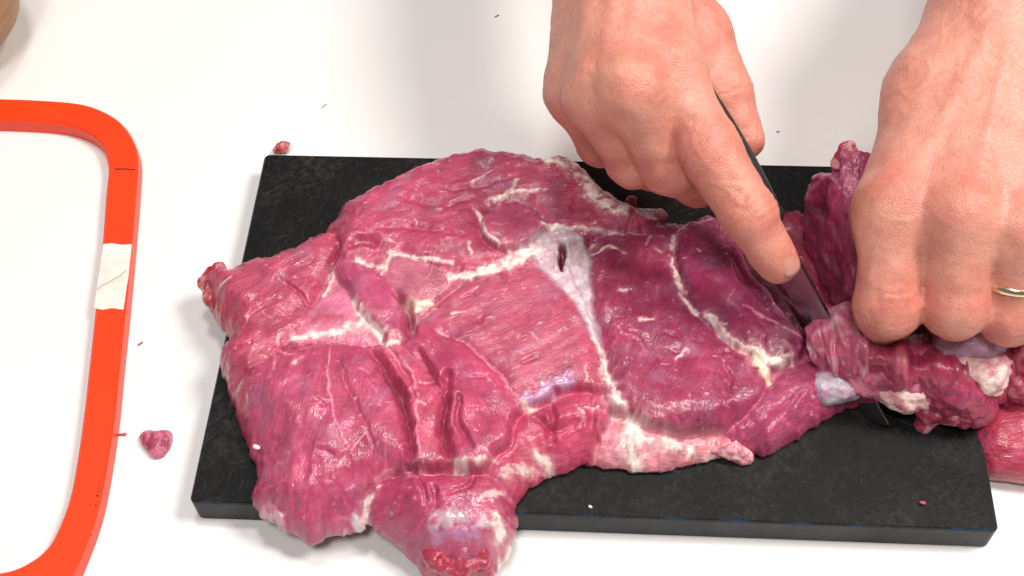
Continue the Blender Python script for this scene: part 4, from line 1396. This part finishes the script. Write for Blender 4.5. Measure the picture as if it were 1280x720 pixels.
# ---------------------------------------------------------------- knife
def build_knife():
    heel, tip = mm(966, 266, 66), mm(1112, 530, 19)
    ax = tip - heel
    L = np.linalg.norm(ax)
    ax = ax / L
    vd = (heel + tip) / 2 - CAM_POS * 1000
    vd /= np.linalg.norm(vd)
    wd = vd + np.array((-1.25, 0.0, -0.1))
    wd = wd - (wd @ ax) * ax
    wd /= np.linalg.norm(wd)
    nr = np.cross(ax, wd)
    root = empty('knife', (heel + ax * 40) / 1000, 'kitchen knife with black handle and narrow steel blade cutting into the meat', 'knife')
    V, Fc = [], []
    n = 40
    for i in range(n + 1):
        t = i / n
        s = heel + ax * L * t
        w = 17 * (1 - 0.22 * t) * math.sqrt(max(1 - max((t - 0.72) / 0.285, 0) ** 2, 0.0004))
        th = 1.0 * (1 - 0.55 * t)
        V += [s + nr * th, s + wd * 0.35 + nr * (th + 0.12), s + wd * w * 0.8 + nr * th * 0.55, s + wd * w, s + wd * w * 0.8 - nr * th * 0.55, s + wd * 0.35 - nr * (th + 0.12), s - nr * th]
    for i in range(n):
        for j in range(7):
            Fc.append((i * 7 + j, i * 7 + (j + 1) % 7, i * 7 + 7 + (j + 1) % 7, i * 7 + 7 + j))
    Fc += [tuple(range(6, -1, -1)), tuple(n * 7 + j for j in range(7))]
    mesh_obj('blade', np.array(V) / 1000, Fc, STEEL, root, smooth=False)
    # handle: a shaped grip that swells and tapers
    V, Fc = [], []
    HL = 96.0
    m, sg = 30, 20
    for i in range(m + 1):
        t = i / m
        c = heel + wd * 8.5 - ax * (HL * t - 5)
        a = 11.0 + 1.8 * math.sin(t * math.pi * 1.6 + 0.3) + (1.5 if t < 0.06 else 0)
        b = 7.6 + 1.0 * math.sin(t * math.pi)
        e = math.sqrt(max(1 - max((t - 0.93) / 0.07, (0.04 - t) / 0.055, 0) ** 2, 0.02))
        for k in range(sg):
            an = 2 * math.pi * k / sg
            V.append(c + wd * a * e * math.cos(an) + nr * b * e * math.sin(an))
    for i in range(m):
        for k in range(sg):
            Fc.append((i * sg + k, i * sg + (k + 1) % sg, (i + 1) * sg + (k + 1) % sg, (i + 1) * sg + k))
    Fc += [tuple(range(sg - 1, -1, -1)), tuple(m * sg + k for k in range(sg))]
    mesh_obj('handle', np.array(V) / 1000, Fc, HANDLE, root)


build_knife()

# ---------------------------------------------------------------- hands
SK = lin(208, 145, 128)
SK_RED = lin(190, 98, 88)
SK_PALE = lin(220, 166, 144)


def build_hand(name, label, palm, fingers, thumb, arm, knuckle_cols, seed, h=1.15, extra=None):
    """palm: capsules; fingers: lists of (point, radius); all in world mm"""
    allp = np.array([p for f in fingers + [thumb] for p, r in f] + [p for c in palm for p in (c[0], c[1])] + [p for p, r in arm])
    F = Field(allp.min(0) - 32, allp.max(0) + 32, h)
    for (a, b, ra, rb, k) in palm:
        F.capsule(a, b, ra, rb, k)
    for (a, ra), (b, rb) in zip(arm[:-1], arm[1:]):
        F.capsule(a, b, ra, rb, 14)
    G = F.blank()
    for f in fingers:
        T = F.blank()
        for i in range(len(f) - 1):
            T.capsule(f[i][0], f[i + 1][0], f[i][1], f[i + 1][1], 2.5)
        for i in range(1, len(f) - 1):                      # joints are a little thicker
            T.ellipsoid(f[i][0], (f[i][1] * 1.05,) * 3, 2)
        G.join(T, 0.8)
    F.join(G, 7.0)
    T = F.blank()
    for i in range(len(thumb) - 1):
        T.capsule(thumb[i][0], thumb[i + 1][0], thumb[i][1], thumb[i + 1][1], 3)
    F.join(T, 6.0)
    for c in (extra or []):
        F.capsule(*c)
    V, Q = F.mesh()
    V = relax(V, Q, 3)
    N = vnormals(V, Q)
    d = 0.8 * fbm3(V / 16, seed, 2) + 0.16 * fbm3(V / 4, seed + 3, 2)
    red = np.zeros(len(V))
    for f in fingers + [thumb]:
        P = [np.array(p) for p, r in f]
        for i in range(1, len(P) - 1):
            axd = (P[i + 1] - P[i - 1])
            axd /= np.linalg.norm(axd)
            rel = V - P[i]
            s = rel @ axd
            rad = np.linalg.norm(rel - s[:, None] * axd, axis=1)
            near = np.exp(-((rad - f[i][1]) / 5) ** 2) * np.exp(-(s / 6.5) ** 2)
            wob = s + 0.8 * fbm3(V / 5, seed + 6, 2)
            d = d - 0.38 * near * (np.exp(-((wob) / 0.8) ** 2) + 0.8 * np.exp(-((wob - 2.7) / 0.7) ** 2) + 0.8 * np.exp(-((wob + 2.6) / 0.7) ** 2))
            red = np.maximum(red, 0.75 * np.exp(-(np.linalg.norm(rel, axis=1) / (f[i][1] * 1.5)) ** 2))
        red = np.maximum(red, 0.8 * np.exp(-(np.linalg.norm(V - P[-1], axis=1) / 13) ** 2))
    up = np.clip(N[:, 2], 0, 1)
    for f in fingers:                                       # tendons over the back of the hand, knuckles
        a_, b_ = np.array(f[0][0]), np.array(arm[0][0])
        dd = b_ - a_
        t = np.clip(((V - a_) @ dd) / (dd @ dd), 0, 1)
        lat = V - a_ - t[:, None] * dd
        side = np.cross(dd / np.linalg.norm(dd), (0, 0, 1.0))
        ls = lat @ (side / np.linalg.norm(side)) + 1.2 * np.sin(t * 5 + seed)
        d = d + 0.9 * up * np.exp(-(ls / 3.0) ** 2) * smooth(0.02, 0.2, t) * smooth(0.85, 0.45, t)
        d = d + 1.5 * up * np.exp(-(np.linalg.norm((V - a_) * (1, 1, 0.3), axis=1) / 8.5) ** 2)
    for q in range(5):                                      # veins
        w_ = fbm3(V / 26 + q * 3.1, seed + 30 + q, 2)
        d = d + 0.42 * up * np.exp(-(w_ / 0.035) ** 2) * smooth(0.0, 0.3, pn3(V / 30, seed + 50 + q))
    for p, r_, a in knuckle_cols:
        red = np.maximum(red, a * np.exp(-(np.linalg.norm(V - np.array(p), axis=1) / r_) ** 2))
    V = V + N * d[:, None]
    red = np.clip(red + 0.24 * fbm3(V / 10, seed + 8, 3), 0, 1)[:, None]
    pale = np.clip(0.5 * fbm3(V / 20, seed + 12, 2), 0, 1)[:, None]
    c = SK * (1 - red) + SK_RED * red
    c = c * (1 - pale) + SK_PALE * pale
    o = mesh_obj(name, V / 1000, Q, SKIN, None, c)
    tag(o, label, 'hand')
    return o


def nail(hand, p, nrm, ax, w, l):
    """curved nail plate lying on the finger end"""
    nrm = np.array(nrm) / np.linalg.norm(nrm)
    ax = np.array(ax) - (np.array(ax) @ nrm) * nrm
    ax /= np.linalg.norm(ax)
    sd = np.cross(nrm, ax)
    V, Fc = [], []
    nu, nv = 9, 8
    for lay in (0, 1):
        for i in range(nv):
            t = i / (nv - 1) * 2 - 1
            for j in range(nu):
                s = j / (nu - 1) * 2 - 1
                ww = w * math.sqrt(max(1 - (abs(t) ** 4) * 0.5, 0.05))
                V.append(np.array(p) + ax * l * t + sd * ww * math.sin(s * 1.1) / 0.891 + nrm * (-ww * 0.75 * (1 - math.cos(s * 1.1)) - 0.5 * t * t - 0.5 * lay))
    for i in range(nv - 1):
        for j in range(nu - 1):
            a = i * nu + j
            Fc.append((a, a + 1, a + nu + 1, a + nu))
            b = a + nu * nv
            Fc.append((b, b + nu, b + nu + 1, b + 1))
    ring = [j for j in range(nu)] + [i * nu + nu - 1 for i in range(1, nv)] + [(nv - 1) * nu + j for j in range(nu - 2, -1, -1)] + [i * nu for i in range(nv - 2, 0, -1)]
    for a, b in zip(ring, ring[1:] + ring[:1]):
        Fc.append((b, a, a + nu * nv, b + nu * nv))
    return mesh_obj('fingernail', np.array(V) / 1000, Fc, NAIL, hand)


# hand on the right of the picture: holds the meat, gold ring
iM, mM, rM, pM = mm(1118, 262, 92), mm(1200, 268, 98), mm(1278, 288, 95), mm(1342, 320, 86)
wr = mm(1268, -10, 112)
iF = [(iM, 12.0), (mm(1110, 382, 68), 11.6), (mm(1104, 402, 46), 10.0), (mm(1108, 392, 32), 8.6)]
mF = [(mM, 12.2), (mm(1195, 380, 72), 11.8), (mm(1190, 392, 48), 10.2), (mm(1188, 388, 34), 8.8)]
rF = [(rM, 11.6), (mm(1262, 392, 68), 10.8), (mm(1252, 404, 46), 9.6), (mm(1248, 400, 34), 8.4)]
pF = [(pM, 10.4), (mm(1322, 402, 62), 9.6), (mm(1312, 412, 44), 8.6), (mm(1308, 410, 34), 7.6)]
tF = [(mm(1190, 110, 92), 13.5), (mm(1145, 215, 70), 12.5), (mm(1112, 310, 52), 10.5), (mm(1100, 372, 42), 9.0)]
palm = [(wr, iM, 19, 12.5, 12), (wr, mM, 20, 12.5, 10), (wr, rM, 19, 12, 10), (wr + np.array((14, 0, -4)), pM, 16, 11, 10),
        (iM - np.array((-3, -6, 9)), pM - np.array((3, -6, 7)), 11, 10, 8), (mm(1215, 130, 92), mm(1200, 230, 84), 16, 14, 10),
        (mm(1232, 5, 106), mm(1160, 122, 98), 19, 15.5, 9), (mm(1166, 118, 98), iM - np.array((0, 0, 8)), 16, 11.5, 9)]
arm = [(wr, 25), (mm(1300, -110, 118), 29), (mm(1370, -240, 120), 30)]
hand_holding = build_hand('hand', 'bare hand with a gold ring pressing down on the meat at the right', palm, [iF, mF, rF, pF], tF, arm,
                          [(iM + np.array((0, 0, 12)), 13, 0.45), (mM + np.array((0, 0, 12)), 13, 0.45), (rM + np.array((0, 0, 12)), 13, 0.4)], 3)

# hand on the left: grips the knife with the index finger along its back
iM2, mM2, rM2, pM2 = mm(838, 92, 110), mm(790, 112, 114), mm(748, 118, 106), mm(718, 112, 94)
wr2 = mm(782, -70, 116)
iF2 = [(iM2, 12.0), (mm(888, 190, 98), 11.2), (mm(936, 268, 87), 9.8), (mm(972, 328, 72), 8.0)]
mF2 = [(mM2, 12.0), (mm(836, 205, 84), 11.0), (mm(872, 226, 62), 9.8), (mm(884, 196, 56), 8.4)]
rF2 = [(rM2, 11.4), (mm(792, 200, 76), 10.4), (mm(834, 214, 56), 9.2), (mm(852, 184, 52), 8.0)]
pF2 = [(pM2, 10.2), (mm(748, 178, 68), 9.2), (mm(790, 190, 54), 8.2), (mm(812, 160, 52), 7.2)]
tF2 = [(mm(830, -20, 98), 14.0), (mm(876, 48, 92), 12.5), (mm(908, 116, 84), 10.4), (mm(928, 174, 74), 8.6)]
palm2 = [(wr2, iM2, 20, 12.5, 12), (wr2, mM2, 20, 12.5, 10), (wr2, rM2, 19, 12, 10), (wr2 + np.array((-12, 0, -6)), pM2, 16, 11, 10),
         (iM2 - np.array((4, -6, 10)), pM2 - np.array((-3, -6, 4)), 11, 10, 8), (mm(800, 0, 98), mm(800, 70, 92), 17, 15, 10),
         (mm(815, -30, 104), mm(858, 30, 96), 15, 12, 9), (iM2 - np.array((0, 0, 8)), mm(872, 58, 92), 8, 9, 8)]
arm2 = [(wr2, 24), (mm(772, -160, 124), 26), (mm(760, -300, 130), 31)]
hand_knife = build_hand('hand', 'bare hand gripping the black knife handle with index finger along the blade', palm2, [iF2, mF2, rF2, pF2], tF2, arm2,
                        [(iM2 + np.array((0, 0, 12)), 13, 0.45), (mM2 + np.array((0, 0, 12)), 13, 0.45), (rM2 + np.array((0, 0, 12)), 13, 0.4)], 9)


def nail_on(hand, f, up, back=0.35):
    p1, p2, r = np.array(f[-2][0]), np.array(f[-1][0]), f[-1][1]
    ax = (p2 - p1) / np.linalg.norm(p2 - p1)
    up = np.array(up, float)
    up = up - (up @ ax) * ax
    up /= np.linalg.norm(up)
    nail(hand, p2 + up * (r - 0.05) - ax * r * back + ax * r * 0.4, up - ax * -0.12, ax, r * 0.62, r * 0.62)


nail_on(hand_knife, iF2, (0.25, -0.1, 1))


# ---------------------------------------------------------------- ring
def build_ring():
    a, b = np.array(rM), np.array(rF[1][0])
    ax = (b - a) / np.linalg.norm(b - a)
    c = a + (b - a) * 0.60
    r = 11.6 * 0.4 + 10.8 * 0.6 + 0.35
    u = np.cross(ax, (0, 0, 1))
    u /= np.linalg.norm(u)
    v = np.cross(ax, u)
    V, Fc = [], []
    n, m = 72, 10
    for i in range(n):
        t = 2 * math.pi * i / n
        for j in range(m):
            s = 2 * math.pi * j / m
            V.append(c + (u * math.cos(t) + v * math.sin(t)) * (r + 0.6 * math.cos(s)) + ax * 1.5 * math.sin(s))
    for i in range(n):
        for j in range(m):
            Fc.append((i * m + j, ((i + 1) % n) * m + j, ((i + 1) % n) * m + (j + 1) % m, i * m + (j + 1) % m))
    o = mesh_obj('finger_ring', np.array(V) / 1000, np.array(Fc), GOLD)
    tag(o, 'plain gold band worn on the finger at the right picture edge', 'ring')


build_ring()
